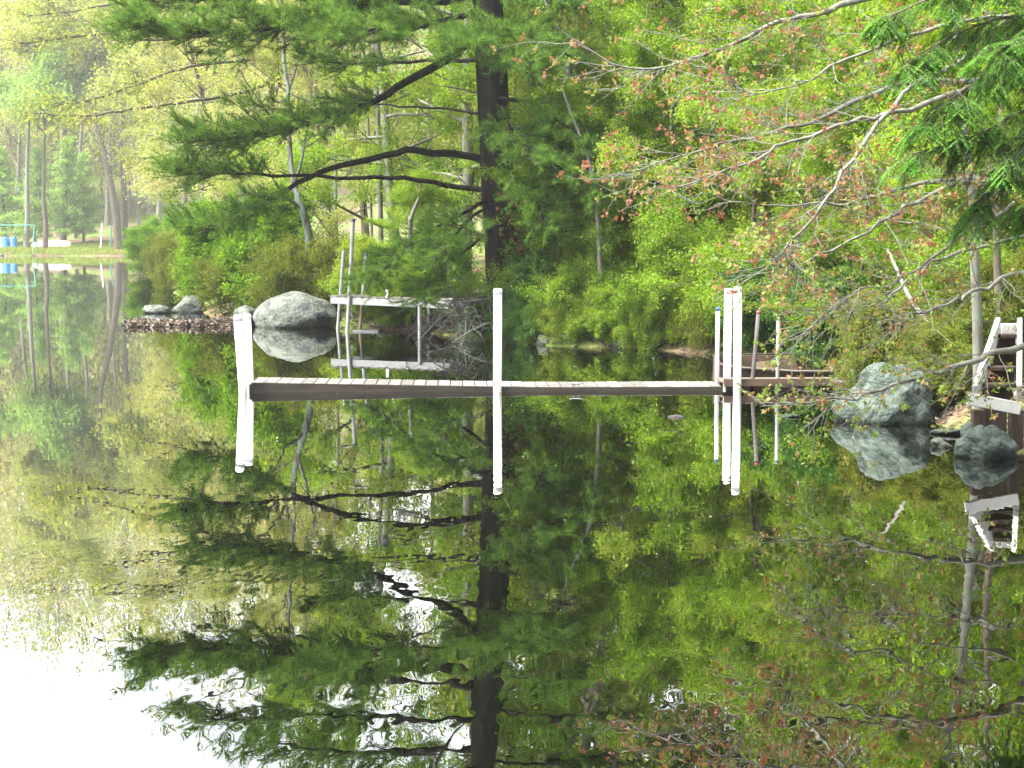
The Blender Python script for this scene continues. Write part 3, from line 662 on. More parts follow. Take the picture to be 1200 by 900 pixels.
# limbs: (points, radius at trunk, share of length where foliage begins, spray length, density)
PL = [
 ([(572, 22, 31), (540, 58, 30.8), (500, 82, 30.5), (465, 103, 30.2), (430, 122, 30), (385, 140, 29.8), (330, 152, 29.6), (280, 160, 29.4), (232, 166, 29.3)], .105, .44, 1.0, 1.25),
 ([(575, 190, 31), (545, 183, 30.9), (490, 176, 30.6), (450, 182, 30.3), (400, 194, 30.1), (360, 208, 29.9), (325, 228, 29.7), (290, 248, 29.6), (250, 268, 29.4), (222, 268, 29.3)], .085, .62, .6, 1.15),
 ([(578, 222, 31), (540, 218, 31.2), (490, 212, 31.2), (440, 208, 31.1), (370, 206, 30.9), (300, 204, 30.6), (250, 203, 30.4), (220, 205, 30.3)], .06, .66, .75, 1.1),
 ([(576, 132, 31), (520, 128, 31.6), (470, 124, 31.9), (430, 122, 32.1)], .03, .9, .3, .4),
 ([(575, 72, 31), (540, 70, 31.4), (480, 72, 32), (420, 74, 32.6), (360, 70, 33)], .05, .55, .6, .8),
 ([(570, -12, 31), (520, 0, 30.6), (460, 3, 30.2), (410, 8, 29.9), (360, 24, 29.6), (290, 38, 29.3), (220, 36, 29.1), (165, 26, 28.9)], .10, .28, 1.05, 1.35),
 ([(571, 5, 31), (530, 22, 30.2), (480, 32, 29.5), (430, 36, 29), (390, 40, 28.6)], .06, .25, .85, 1.15),
 ([(570, -30, 31), (500, -30, 31.6), (420, -20, 32), (330, -8, 32.4), (250, 0, 32.6), (180, -4, 32.7)], .08, .35, .9, 1.1),
 ([(568, -70, 31), (500, -66, 30.5), (420, -64, 30.1), (340, -54, 29.8), (270, -52, 29.6), (210, -44, 29.5)], .09, .3, 1.0, 1.0),
 ([(566, -110, 31), (500, -118, 31.8), (430, -122, 32.4), (350, -118, 32.8), (290, -110, 33)], .08, .35, .9, .9),
 ([(566, -130, 31), (500, -140, 30), (430, -146, 29.2), (370, -140, 28.7)], .08, .4, .9, .9),
 # right and front
 ([(578, 112, 31), (610, 118, 30.2), (640, 132, 29.6), (668, 150, 29.1), (690, 168, 28.8)], .05, .25, .62, .85),
 ([(580, 172, 31), (610, 178, 30), (640, 188, 29.3), (668, 202, 28.8), (686, 216, 28.5)], .05, .2, .6, .85),
 ([(583, 222, 31), (612, 226, 30.2), (640, 236, 29.6), (668, 252, 29.2)], .045, .25, .55, .85),
 ([(574, 30, 31), (600, 36, 30), (630, 48, 29.3), (652, 60, 28.9)], .05, .2, .62, 1.1),
 ([(574, 52, 31), (566, 44, 30), (556, 50, 29.2), (545, 58, 28.6)], .045, .25, .6, 1.2),
 ([(579, 120, 31), (592, 140, 29.8), (606, 160, 29), (616, 186, 28.5)], .04, .3, .5, .85),
 ([(581, 200, 31), (600, 214, 29.9), (622, 226, 29.1), (640, 262, 28.6)], .04, .3, .5, .85),
 ([(576, 60, 31), (590, 64, 29.8), (606, 72, 29), (626, 80, 28.5)], .04, .3, .5, .85),
 ([(571, -5, 31), (600, -5, 30), (640, 0, 29.3), (680, 10, 28.8)], .05, .3, .6, .9),
 ([(568, -60, 31), (620, -66, 30.4), (680, -60, 29.9), (730, -50, 29.6)], .06, .35, .8, .9),
 ([(566, -120, 31), (620, -130, 31.5), (690, -130, 32), (740, -124, 32.4)], .06, .4, .8, .9),
 # drooping bough before the neighbour's dock
 ([(583, 232, 31), (550, 246, 30.4), (520, 262, 30), (490, 282, 29.7), (460, 306, 29.5), (436, 330, 29.3)], .04, .35, .55, 1.0),
 ([(586, 262, 31), (556, 284, 30.4), (530, 308, 30), (508, 330, 29.8), (490, 348, 29.6)], .035, .35, .5, .9),
 ([(584, 242, 31), (560, 250, 30), (540, 268, 29.4), (520, 300, 29.1)], .03, .4, .5, .8),
]
az = 0.4
for i in range(22):                                                     # whorled limbs of the hidden top
    z = 9.2 + i * .36; u = (z - 9.2) / 8; az += 2.4
    L = 3.6 * (1 - u) + .5; p = np.array([np.interp(z, tp[:, 2], tp[:, 0]), PY, z])
    PL.append((np.array([p + np.array([math.cos(az), math.sin(az) , .12 * t]) * L * t for t in np.linspace(0, 1, 6)]), .06 * (1 - u) + .015, .3, .8, .3))
limbs, twigs, tuP, tuD = [], [], [], []
for spec, r, f0, sl, dens in PL:
    lp = spec if isinstance(spec, np.ndarray) else limb_pts(spec)
    lp = lp + pr.normal(0, .018, lp.shape); n = len(lp)
    limbs.append((lp, .82 * r * (1 - .8 * np.linspace(0, 1, n)) + .006, 7))
    seg = np.linalg.norm(np.diff(lp, axis=0), axis=1).sum()
    for j in range(int(seg * 2.2)):                                      # bare dead twigs on the inner limb
        p, d = along(lp, pr.uniform(.1, f0 + .1)); twigs.append((wander(pr, p, fork(pr, d, 1.0, .8), pr.uniform(.15, .6), 3, .2, (0, 0, -.1)), np.array([.008, .006, .004, .002]), 3))
    ns = int(seg * (1 - f0) * 15 * dens) + 4
    for j in range(ns):
        t = f0 + (1 - f0) * (j + pr.uniform(0, 1)) / ns; p, d = along(lp, t); q = (t - f0) / (1 - f0)
        side = unit(np.cross(d, [0, 0, 1.0])) * (1 if j % 2 else -1)
        L = sl * (.55 + .6 * math.sin(math.pi * min(.12 + .8 * q, 1))) * pr.uniform(.6, 1.15)
        sd = unit(d * pr.uniform(.5, 1.1) + side * pr.uniform(.3, 1.0) + np.array([0, 0, pr.normal(.10, .22)]))
        sb = wander(pr, p, sd, L, 5, .10, (0, 0, .05)); twigs.append((sb, np.linspace(.012, .004, 6), 4))
        for w in range(int(3 + 7 * L * dens)):
            wp, wd = along(sb, pr.uniform(.15, 1)); wl_ = pr.uniform(.12, .34)
            wb = wander(pr, wp, unit(fork(pr, wd, pr.uniform(.3, .9), .35) + np.array([0, 0, .16])), wl_, 2, .1); twigs.append((wb, np.array([.005, .004, .003]), 3))
            for c in np.linspace(.2, 1, 4):
                ap, ad = along(wb, c); tuP.append(ap); tuD.append(unit(ad + np.array([0, 0, .35])))
tuP, tuD = np.array(tuP), np.array(tuD)
obj('limbs', tubes_mesh('pine_limbs', limbs), M['bark_pine'], pine_root)
tag(obj('twigs', tubes_mesh('pine_twigs', twigs), M['bark_limb'], pine_root), kind='stuff')
V, Fq, T = needle_faces(tuP, tuD, pr, per=14, length=.12, width=.0042, spread=.62, tint=np.clip(.45 + pr.normal(0, .2, len(tuP)), 0, 1))
tag(obj('needles', mesh_faces('pine_needles', V, Fq, T), M['needle_pine'], pine_root), kind='stuff')
# vine leaves on the right flank of the trunk
vp = []
for i in range(900):
    z = pr.uniform(.6, 3.0); a = pr.uniform(-1.6, .7); r = np.interp(z, tp[:, 2], tr) + abs(pr.normal(.05, .12)); cx_ = np.interp(z, tp[:, 2], tp[:, 0])
    if mnoise.noise(Vector((a * 1.5, z * 1.8, 3))) > -.12: vp.append((cx_ + r * math.cos(a), PY + r * math.sin(a), z))
vp = np.array(vp); V, Fq, T = leaf_faces(vp, np.tile([.3, -.5, -.3], (len(vp), 1)), .10, pr, aspect=.8, droop=.6)
vine = tag(empty('climbing_vine', (at(597, 375, PY)[0] + .4, PY - .2, .3)), 'climbing vine with dark and reddish leaves on the pine trunk', 'vine')
def shift(me, o): 
    me.transform(__import__('mathutils').Matrix.Translation(-o.location)); return me
k = len(vp) * 2 // 3
tag(obj('leaves', shift(mesh_faces('vine_leaves', V, Fq[:k], T[:k]), vine), M['leaf_dark'], vine), kind='stuff')
tag(obj('young_leaves', shift(mesh_faces('vine_young', V, Fq[k:], T[k:] * .4), vine), M['leaf_red'], vine), kind='stuff')
vs_ = [(wander(pr, (np.interp(.4, tp[:, 2], tp[:, 0]) + .38, PY - .35, .35), (.02, .05, 1), 2.5, 12, .08), np.full(13, .012), 5) for _ in range(3)]
obj('stem', shift(tubes_mesh('vine_stems', vs_), vine), M['bark_brown'], vine)
# tangle of dead brush at the pine foot
br = []
for i in range(120):
    p = at(pr.uniform(520, 600), pr.uniform(352, 388), pr.uniform(29.6, 31.0)); br.append((wander(pr, p, pr.normal(0, 1, 3) * np.array([1, .6, .45]) + np.array([-.2, -.3, .1]), pr.uniform(.4, 1.3), 7, .22, (0, 0, -.5)), np.linspace(.010, .003, 8), 4))
for s in ([(590, 368, 30.4), (560, 352, 30), (545, 330, 29.8), (528, 326, 29.6)], [(580, 378, 30.3), (540, 366, 29.9), (532, 350, 29.8), (525, 330, 29.8), (523, 318, 29.9)], [(600, 372, 30.2), (570, 380, 29.6), (548, 390, 29.4), (530, 402, 29.3)]):
    br.append((limb_pts(s, 4), np.linspace(.03, .01, 4 * (len(s) - 1) + 1), 6))
bo = tag(obj('dead_brush', tubes_mesh('dead_brush', br), M['bark_grey']), 'tangle of bare grey dead twigs at the foot of the pine', 'brush')
bo['kind'] = 'stuff'

# ------------------------------------------------------------------ woods on the bank
BARK = 'bark_grey'
H1 = leafy('hardwood_a', 101, ('bark_grey', 'leaf_spring', 'bark_brown'), .062, 19, .085, dict(H=12, r0=.13, base=.10, spread=2.9, nl=26, nsub=7, ntw=5, twl=.6, up=.35, flat=.35, jit=.05, bend_up=.15, prof='even'))
H2 = leafy('hardwood_b', 202, ('bark_grey', 'leaf_spring', 'bark_brown'), .060, 19, .085, dict(H=14, r0=.16, base=.16, spread=3.2, nl=28, nsub=7, ntw=5, twl=.55, up=.45, flat=.4, jit=.05, bend_up=.2, prof='even'))
H3 = leafy('hardwood_c', 303, ('bark_brown', 'leaf_yellow', 'bark_brown'), .085, 7, .11, dict(H=13, r0=.13, base=.2, spread=3.0, nl=24, nsub=7, ntw=5, twl=.6, up=.55, flat=.6, jit=.06, bend_up=.3, prof='even'))
YM = leafy('young_maple', 404, ('bark_brown', 'leaf_spring', 'bark_brown'), .054, 20, .075, dict(H=6.5, r0=.06, base=.06, spread=2.1, nl=22, nsub=7, ntw=5, twl=.45, up=.2, flat=.25, jit=.07, bend_up=.05, prof='even', wilt=.03))
def rnd(i): return (i * 2.399963) % 6.283
trees = [  # px, Y, scale, proto, label, foliage override
 (470, 40, 1.0, H1, 'green hardwood behind the metal dock, left of the pine trunk', None),
 (540, 37, .95, H2, 'bright green hardwood close behind the pine trunk', None),
 (650, 35, 1.0, H1, 'spring green hardwood just right of the pine trunk', None),
 (735, 33, 1.05, H2, 'full green hardwood behind the middle of the dock', None),
 (820, 36, 1.1, H1, 'tall yellow green hardwood behind the paired white posts', 'leaf_yellow'),
 (905, 32, 1.0, H2, 'green hardwood behind the brown rowboat', None),
 (985, 35, 1.1, H1, 'green hardwood behind the blue green boulder', None),
 (1075, 31, 1.0, H3, 'yellowish hardwood behind the reddish maple limbs', None),
 (1165, 30, 1.1, H2, 'yellow green hardwood behind the bank steps', 'leaf_yellow'),
 (1240, 27, 1.0, H1, 'green hardwood at the right edge behind the hemlock boughs', None),
 (620, 39, .95, H1, 'bright leafy tree seen right beside the pine trunk', 'leaf_bush'),
 (690, 39, 1.0, H2, 'bright green tree behind the leaning dead stem', 'leaf_bush'),
 (690, 43, 1.15, H3, 'yellow green hardwood in the second row right of the pine', None),
 (870, 45, 1.2, H3, 'yellow green hardwood in the second row behind the paired posts', None),
 (1020, 44, 1.2, H2, 'yellow green hardwood in the second row behind the boulder', 'leaf_yellow'),
 (600, 48, 1.0, H3, 'yellow green hardwood far behind the pine trunk', None),
 (395, 47, .85, H1, 'light green tree behind the lichen trunked tree', 'leaf_yellow'),
 (300, 56, .85, H3, 'pale yellow hardwood behind the big boulder', 'leaf_sunlit'),
 (355, 66, 1.0, H3, 'pale yellow hardwood behind the pine limb tips', 'leaf_sunlit'),
 (250, 70, 1.05, H3, 'pale yellow hardwood above the shrubs left of the pine foliage', 'leaf_sunlit'),
 (215, 92, 1.1, H2, 'hazy green hardwood on the left shore point', 'leaf_yellow'),
 (430, 60, 1.1, H3, 'sparse yellow hardwood behind the metal dock poles', None),
 (500, 62, 1.15, H1, 'green hardwood far behind the metal dock', 'leaf_yellow'),
]
for i, (px, Y, s, pr_, lab, ov) in enumerate(trees):
    plant('hardwood_tree', pr_, put(px, Y), rnd(i), s, lab, 'tree', 'hardwoods on the wooded bank', mat=ov)
for i, (px, Y, s, lab) in enumerate([
 (655, 30.6, .62, 'young maple leaning over the shore right of the pine trunk'),
 (715, 29.8, .72, 'young maple over the water behind the dock cleat'),
 (790, 28.8, .80, 'young maple leafing out behind the pale blue capped pipe'),
 (880, 27.0, .82, 'young maple behind the rusty leaning pipe'),
 (950, 25.2, .75, 'young maple with leaves down to the rowboat'),
 (1010, 23.4, .62, 'small maple on the bank above the gangway'),
 (1075, 22.5, .7, 'young maple behind the blue green boulder'),
 (1150, 21.0, .72, 'young maple behind the grey trunk by the steps'),
 (480, 36.5, .42, 'low bright sapling under the metal dock'),
 ]):
    plant('young_maple', YM, put(px, Y), rnd(i + 3), s, lab, 'tree', 'young maples along the shore')

# shrubs
SB = leafy('bush_a', 505, ('bark_brown', 'leaf_bush', 'bark_brown'), .055, 13, .055, dict(H=1.8, r0=.02, base=.12, spread=.62, nl=9, nsub=5, ntw=4, twl=.26, up=.5, flat=.8, jit=.1, stems=7, prof='even', anchors_per=4))
SO = leafy('bush_b', 606, ('bark_brown', 'leaf_olive', 'bark_brown'), .045, 7, .06, dict(H=1.5, r0=.016, base=.1, spread=.55, nl=9, nsub=5, ntw=4, twl=.28, up=.7, flat=.9, jit=.12, stems=8, prof='even', anchors_per=4))
SP_ = ('stems', 'twigs', 'foliage')
for i, (px, Y, s, pr_, lab, ov) in enumerate([
 (318, 38.5, 1.25, SB, 'rounded bright green shrub above the big boulder', None),
 (268, 42.5, 1.15, SB, 'green shrub left of the rounded bright shrub', None),
 (238, 46.0, 1.1, SO, 'olive shrub leaning to the water at the left of the bank', None),
 (345, 36.4, .85, SO, 'brownish shrub right behind the big boulder', None),
 (285, 38.6, .9, SO, 'brownish shrub left behind the big boulder', None),
 (385, 36.3, .95, SO, 'olive shrub between the boulder and metal poles', None),
 (440, 34.8, .75, SB, 'light green shrub beside the metal dock poles', 'leaf_spring'),
 (470, 33.6, .55, SB, 'light green shrub in front of the metal dock beam', 'leaf_spring'),
 (500, 35.8, .8, SB, 'green shrub behind the metal dock beam', None),
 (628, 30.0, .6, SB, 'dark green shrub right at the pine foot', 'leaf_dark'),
 (652, 29.4, .62, SO, 'light green shrub dipping to the water right of the pine', 'leaf_spring'),
 (700, 29.2, .75, SO, 'light green shrub above the half hidden grey rock', 'leaf_spring'),
 (742, 28.6, .62, SO, 'olive shrub at the waterline behind the dock middle', 'leaf_spring'),
 (785, 28.2, .72, SO, 'olive shrub at the waterline left of the pale pipe', None),
 (832, 27.2, .78, SO, 'olive shrub behind the paired white posts', None),
 (880, 26.0, .7, SB, 'green shrub behind the rowboat', 'leaf_spring'),
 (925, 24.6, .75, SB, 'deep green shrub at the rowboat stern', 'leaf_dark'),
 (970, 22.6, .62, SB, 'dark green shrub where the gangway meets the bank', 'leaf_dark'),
 (1040, 19.6, .55, SB, 'olive shrub above the blue green boulder', 'leaf_olive'),
 (1105, 17.4, .42, SB, 'small olive shrub between boulder and steps', 'leaf_olive'),
 (1180, 18.8, .6, SB, 'olive shrub behind the top of the steps', 'leaf_olive'),
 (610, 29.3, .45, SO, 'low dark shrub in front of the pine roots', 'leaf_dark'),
 (672, 28.75, .5, SO, 'low green shrub touching the water right of the pine', 'leaf_spring'),
 (718, 28.4, .45, SB, 'low green shrub touching the water behind the cleat', 'leaf_spring'),
 (760, 28.0, .5, SO, 'low green shrub hanging over the water left of the pipes', 'leaf_spring'),
 (808, 27.5, .5, SB, 'low green shrub hanging over the water beside the pale pipe', 'leaf_spring'),
 (845, 26.7, .55, SO, 'low olive shrub right behind the paired posts', None),
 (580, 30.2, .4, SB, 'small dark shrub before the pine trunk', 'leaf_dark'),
 (640, 32.5, 1.1, SB, 'taller light shrub on the slope right of the pine', 'leaf_spring'),
 (700, 31.8, 1.2, SB, 'taller light shrub on the slope behind the half hidden rock', 'leaf_spring'),
 (765, 31.0, 1.25, SB, 'taller light shrub on the slope left of the paired posts', 'leaf_spring'),
 (850, 30.0, 1.25, SB, 'taller light shrub on the slope behind the paired posts', 'leaf_spring'),
 (930, 28.0, 1.2, SB, 'taller light shrub on the slope behind the rowboat', 'leaf_spring'),
 (1010, 25.8, 1.1, SB, 'taller light shrub on the slope behind the gangway', 'leaf_yellow'),
 (1090, 24.0, 1.1, SB, 'taller pale shrub on the slope behind the boulder', 'leaf_yellow'),
 (1165, 22.6, 1.1, SB, 'taller pale shrub on the slope behind the steps', 'leaf_yellow'),
 (205, 58, 1.2, SO, 'olive shrub on the shore beyond the spit', None),
 (192, 80, 1.3, SB, 'hazy green shrub where the left shore recedes', None),
 (185, 110, 1.6, SO, 'pale shrub farthest along the left shore', None),
 ]):
    plant('shrub', pr_, put(px, Y), rnd(i * 2 + 1), s, lab, 'shrub', 'shrubs along the bank', SP_, mat=ov)

# lichen trunk and bare grey stems left of the pine
def hand_tree(name, specs, seed, bark, leafm, label, leaf=.08, per=6, sub=.9, nsub=9, f0=.25, lobed=False, tint=None, ntw=4, twl=.4, jit=.06, lean=0.0, wilt=.06, cat='tree', group=None, twbark='bark_brown', bush_from=1):
    rng = rngf(seed); TR, TW, AP, AD, AH = [], [], [], [], []
    for i, (spec, r0, r1) in enumerate(specs):
        lp = limb_pts(spec, 4) if not isinstance(spec, np.ndarray) else spec
        lp = lp + rng.normal(0, .012, lp.shape); n = len(lp); TR.append((lp, np.linspace(r0, r1, n), 8 if r0 > .04 else 6))
        if i < bush_from: continue
        seg = np.linalg.norm(np.diff(lp, axis=0), axis=1).sum()
        for j in range(int(nsub * seg / 2) + 3):
            q = rng.uniform(f0, 1); p, d = along(lp, q); L = sub * rng.uniform(.35, 1.1) * (1.1 - .45 * q)
            sb = wander(rng, p, fork(rng, d, rng.uniform(.35, .9), .55), L, 5, .13, (0, 0, .1)); TW.append((sb, np.linspace(max(r1 * .8, .0045), .002, 6), 4))
            for w in range(ntw):
                wp, wd = along(sb, rng.uniform(.25, 1)); wb = wander(rng, wp, fork(rng, wd, rng.uniform(.3, .9), .6), twl * rng.uniform(.4, 1.2), 3, .15, (0, 0, .05))
                TW.append((wb, np.linspace(.003, .0013, 4), 3))
                for c in ((1,) if lobed else (.3, .55, .8, 1)):
                    ap, ad = along(wb, c); AP.append(ap); AD.append(ad)
    base = Vector(TR[0][0][0]); root = tag(empty(name, base), label, cat, group)
    AP, AD = np.array(AP), np.array(AD); n = len(AP)
    P = np.repeat(AP, per, 0) + rng.normal(0, jit, (n * per, 3)); D = np.repeat(AD, per, 0)
    tn = np.repeat(tint(AP, rng) if tint else np.clip(rng.normal(.45, .2, n), 0, 1), per)
    V, Fq, T = (lobed_faces if lobed else leaf_faces)(P, D, leaf, rng, tint=tn, tjit=.12)
    obj('trunk', shift(tubes_mesh(name + '_trunk', TR), root), M[bark], root)
    tag(obj('branches', shift(tubes_mesh(name + '_twigs', TW), root), M[twbark], root), kind='stuff')
    tag(obj('crown', shift(mesh_faces(name + '_crown', V, Fq, T), root), M[leafm], root), kind='stuff')
    return root
hand_tree('lichen_tree', [([(366, 345, 37), (364, 300, 37), (360, 265, 37), (352, 240, 37), (345, 215, 37.2), (340, 180, 37.4), (338, 120, 37.6), (332, 50, 37.8), (330, -40, 38)], .10, .03),
 ([(354, 245, 37), (342, 236, 36.8), (330, 228, 36.6), (318, 205, 36.4), (300, 180, 36.2)], .035, .01), ([(345, 215, 37.2), (358, 170, 37.4), (366, 120, 37.5), (378, 60, 37.8)], .04, .012),
 ([(340, 170, 37.4), (318, 140, 37), (296, 108, 36.8), (280, 80, 36.6)], .03, .008), ([(338, 110, 37.6), (350, 60, 38), (352, 0, 38.2), (356, -60, 38.4)], .03, .01)],
 31, 'bark_lichen', 'leaf_yellow', 'forked grey tree with pale green lichen patches above the big boulder', per=3, nsub=5, leaf=.075)
hand_tree('overhanging_hardwood', [([(300, 330, 50), (306, 250, 50), (312, 170, 50), (320, 90, 50), (326, 10, 50), (330, -90, 50)], .14, .05),
 ([(320, 96, 50), (290, 106, 49), (249, 115, 48), (180, 124, 47), (130, 132, 46.4), (90, 136, 46), (40, 133, 45.6)], .06, .012),
 ([(322, 70, 50), (270, 72, 49.4), (211, 81, 48.6), (170, 96, 48), (130, 110, 47.6), (100, 119, 47.4), (60, 124, 47)], .05, .012),
 ([(324, 40, 50), (250, 42, 49.4), (172, 47, 48.6), (130, 40, 48), (80, 44, 47.6), (20, 52, 47.2)], .05, .012),
 ([(325, 10, 50), (240, 10, 49.4), (150, 4, 48.6), (90, 12, 48.1), (30, 20, 47.6)], .05, .012),
 ([(318, 110, 50), (280, 140, 49.6), (240, 165, 49.2), (200, 180, 48.8), (165, 186, 48.5)], .04, .01),
 ([(314, 160, 50), (285, 190, 49.4), (250, 215, 49), (215, 228, 48.6)], .035, .01),
 ([(328, -40, 50), (260, -60, 49.4), (180, -66, 48.8), (100, -56, 48.2)], .05, .012),
 ([(330, -80, 50), (260, -120, 50), (190, -140, 50)], .05, .012)],
 32, 'bark_brown', 'leaf_yellow', 'hardwood with long thin limbs of yellow leaves reaching left over the water', per=3, sub=1.5, nsub=6, leaf=.10, twl=.6, jit=.12)
for i, (px, py0, py1, Y, r, lab) in enumerate(((447, 310, 60, 41, .075, 'slim grey trunked tree behind the metal dock poles'), (395, 330, 80, 45, .06, 'thin grey trunked tree right of the lichen tree'), (436, 320, 90, 43, .05, 'thinner bare stem left of the slim grey trunk'))):
    hand_tree('slim_tree', [([(px, 345, Y), (px - 2, (py0 + py1) / 2, Y), (px - 8, py1, Y), (px - 12, py1 - 120, Y)], r, r * .35), ([(px - 4, 180, Y), (px + 20, 140, Y), (px + 36, 80, Y)], r * .4, .008), ([(px - 6, 130, Y), (px - 30, 100, Y), (px - 46, 50, Y)], r * .4, .008)],
        40 + i, 'bark_grey', 'leaf_yellow', lab, per=3, nsub=5, group='slim trees behind the metal dock')
# pale snags
tag(obj('pale_snag', tubes_mesh('pale_snag', [(limb_pts([(481, 258, 35), (486, 244, 35), (491, 232, 35)], 3), np.linspace(.055, .03, 7), 6), (limb_pts([(478, 350, 35.2), (480, 300, 35.1), (481, 258, 35)], 3), np.linspace(.07, .055, 7), 6)]), M['bark_pale']), 'broken white birch stub rising behind the metal dock', 'snag')
tag(obj('fallen_birch', tubes_mesh('fallen_birch', [(limb_pts([(1040, 292, 20), (1052, 318, 19.6), (1064, 345, 19.2), (1082, 372, 18.8), (1098, 396, 18.4), (1112, 430, 18)], 3), np.linspace(.018, .036, 16), 7)]), M['bark_pale']), 'dead pale birch stem leaning down to the bank left of the steps', 'log')
tag(obj('leaning_dead_branch', tubes_mesh('leaning_dead_branch', [(limb_pts([(655, 92, 29), (668, 130, 28.8), (684, 170, 28.6), (694, 205, 28.5), (700, 250, 28.5), (704, 330, 28.6), (706, 400, 28.8)], 3), np.linspace(.015, .05, 19), 6)]), M['bark_grey']), 'dead grey stem leaning among leaves right of the pine', 'branch')

# ------------------------------------------------------------------ reddish maple hanging in from the right
def red_tint(AP, rng):
    # upper and outer shoots are still coppery, the low inner ones already green
    z = AP[:, 2]; g = smooth(2.05, .9, z)
    return np.clip(np.where(rng.uniform(0, 1, len(z)) < .56 + .42 * g, rng.uniform(.82, 1, len(z)), rng.uniform(0, .75, len(z))), 0, 1)
def smooth(a, b, x):
    t = np.clip((x - a) / (b - a), 0, 1); return t * t * (3 - 2 * t)
TB = np.array(put(1262, 15.2)); tbz = [at(1262, y, 15.2) for y in (330, 240, 150, 40, -80, -200, -330)]
trunk0 = np.array([TB - np.array([0, 0, .3])] + tbz)
specs = [(trunk0, .16, .05),
 ([(1262, 225, 15.2), (1200, 214, 14.8), (1130, 210, 14.4), (1070, 216, 14), (1010, 234, 13.7), (950, 241, 13.5), (870, 238, 13.3)], 0.035, 0.0048),
 ([(1200, 212, 14.8), (1130, 214, 14.2), (1060, 245, 13.6), (1030, 262, 13.3), (960, 300, 12.9), (915, 316, 12.7)], 0.025, 0.0042),
 ([(1140, 60, 14.6), (1060, 110, 14.2), (1001, 187, 13.6), (960, 245, 13.2), (920, 292, 12.9), (905, 308, 12.7)], 0.023, 0.0036),
 ([(1262, 95, 15.2), (1190, 92, 15.2), (1130, 95, 15.1), (1060, 99, 15), (987, 125, 14.8), (939, 147, 14.7), (862, 165, 14.5), (800, 182, 14.4), (745, 200, 14.3)], 0.039, 0.0042),
 ([(1150, 100, 15.1), (1066, 127, 14.5), (1010, 140, 14.2), (950, 158, 14), (900, 178, 13.8), (840, 205, 13.6), (780, 226, 13.4)], 0.027, 0.0042),
 ([(1262, -40, 15.2), (1130, -30, 15.2), (1000, 2, 15.2), (961, 15, 15.1), (913, 26, 15), (840, 58, 14.9), (780, 78, 14.8), (720, 76, 14.7), (650, 30, 14.6)], 0.039, 0.0042),
 ([(1262, 300, 15.2), (1200, 317, 14.6), (1147, 338, 14.2), (1121, 352, 14), (1089, 363, 13.8), (1060, 371, 13.7), (1025, 380, 13.6)], 0.023, 0.0036),
 ([(1262, 385, 15.2), (1200, 405, 14.4), (1156, 417, 14), (1130, 425, 13.8), (1089, 439, 13.6), (1054, 449, 13.5), (1013, 464, 13.4), (967, 469, 13.3), (894, 473, 13.2)], 0.033, 0.0036),
 ([(1200, 275, 14.8), (1104, 303, 14.4), (1072, 323, 14.2), (1037, 352, 14), (1013, 361, 13.9), (967, 366, 13.8)], 0.017, 0.0030),
 ([(1190, 240, 14.8), (1130, 275, 14), (1085, 310, 13.6), (1050, 330, 13.4), (1000, 345, 13.2), (950, 385, 13)], 0.017, 0.0030),
 ([(1262, -90, 15.2), (1150, -100, 15), (1040, -80, 14.8), (930, -50, 14.6), (830, -30, 14.4), (730, -20, 14.2)], 0.039, 0.0042),
 ([(1262, -140, 15.2), (1160, -190, 15), (1060, -210, 14.8), (960, -210, 14.6), (860, -190, 14.4)], 0.039, 0.0042),
 ([(1262, 40, 15.2), (1180, 20, 14.4), (1100, 30, 13.8), (1020, 60, 13.4), (930, 100, 13.1), (860, 110, 12.9)], 0.027, 0.0036)]
hand_tree('red_maple', specs, 51, 'bark_grey', 'leaf_red', 'maple with grey limbs and coppery young leaves hanging in from the right', leaf=.033, per=6, sub=.8, nsub=16, f0=.18, lobed=True, tint=red_tint, ntw=4, twl=.28, jit=.022, twbark='bark_grey')
T1 = put(1150, 15.9)
hand_tree('grey_maple', [(np.array([T1, at(1147, 440, 15.9), at(1145, 370, 15.9), at(1141, 300, 15.9), at(1137, 230, 15.9), at(1128, 140, 15.9), at(1120, 30, 15.9), at(1118, -90, 15.9), at(1112, -220, 15.9)]), .058, .022),
 ([(1126, 120, 15.9), (1080, 70, 16.2), (1030, 30, 16.5), (980, -10, 16.8)], .022, .006), ([(1120, 30, 15.9), (1160, -20, 16.2), (1200, -60, 16.4)], .022, .006), ([(1118, -60, 15.9), (1070, -110, 15.7), (1020, -140, 15.5), (960, -170, 15.4)], .022, .006), ([(1138, 250, 15.9), (1180, 200, 16.3), (1220, 150, 16.6)], .02, .006), ([(1114, -160, 15.9), (1150, -220, 15.9), (1180, -260, 15.9)], .02, .006)],
 52, 'bark_grey', 'leaf_spring', 'slender smooth grey trunked maple standing left of the bank steps', leaf=.07, per=5, sub=.8, nsub=9, f0=.25)
T2 = put(1176, 18.2)
hand_tree('grey_maple', [(np.array([T2, at(1174, 400, 18.2), at(1168, 330, 18.2), at(1166, 250, 18.2), at(1172, 150, 18.2), at(1180, 0, 18.2), at(1184, -150, 18.2)]), .055, .02), ([(1166, 240, 18.2), (1120, 180, 18.4), (1070, 150, 18.6)], .02, .006), ([(1174, 120, 18.2), (1210, 60, 18.4)], .02, .006), ([(1176, 60, 18.2), (1120, 0, 18.6), (1060, -50, 18.8)], .02, .006)],
 53, 'bark_brown', 'leaf_spring', 'darker thin maple trunk behind the top of the bank steps', leaf=.07, per=5, sub=.8, nsub=9)
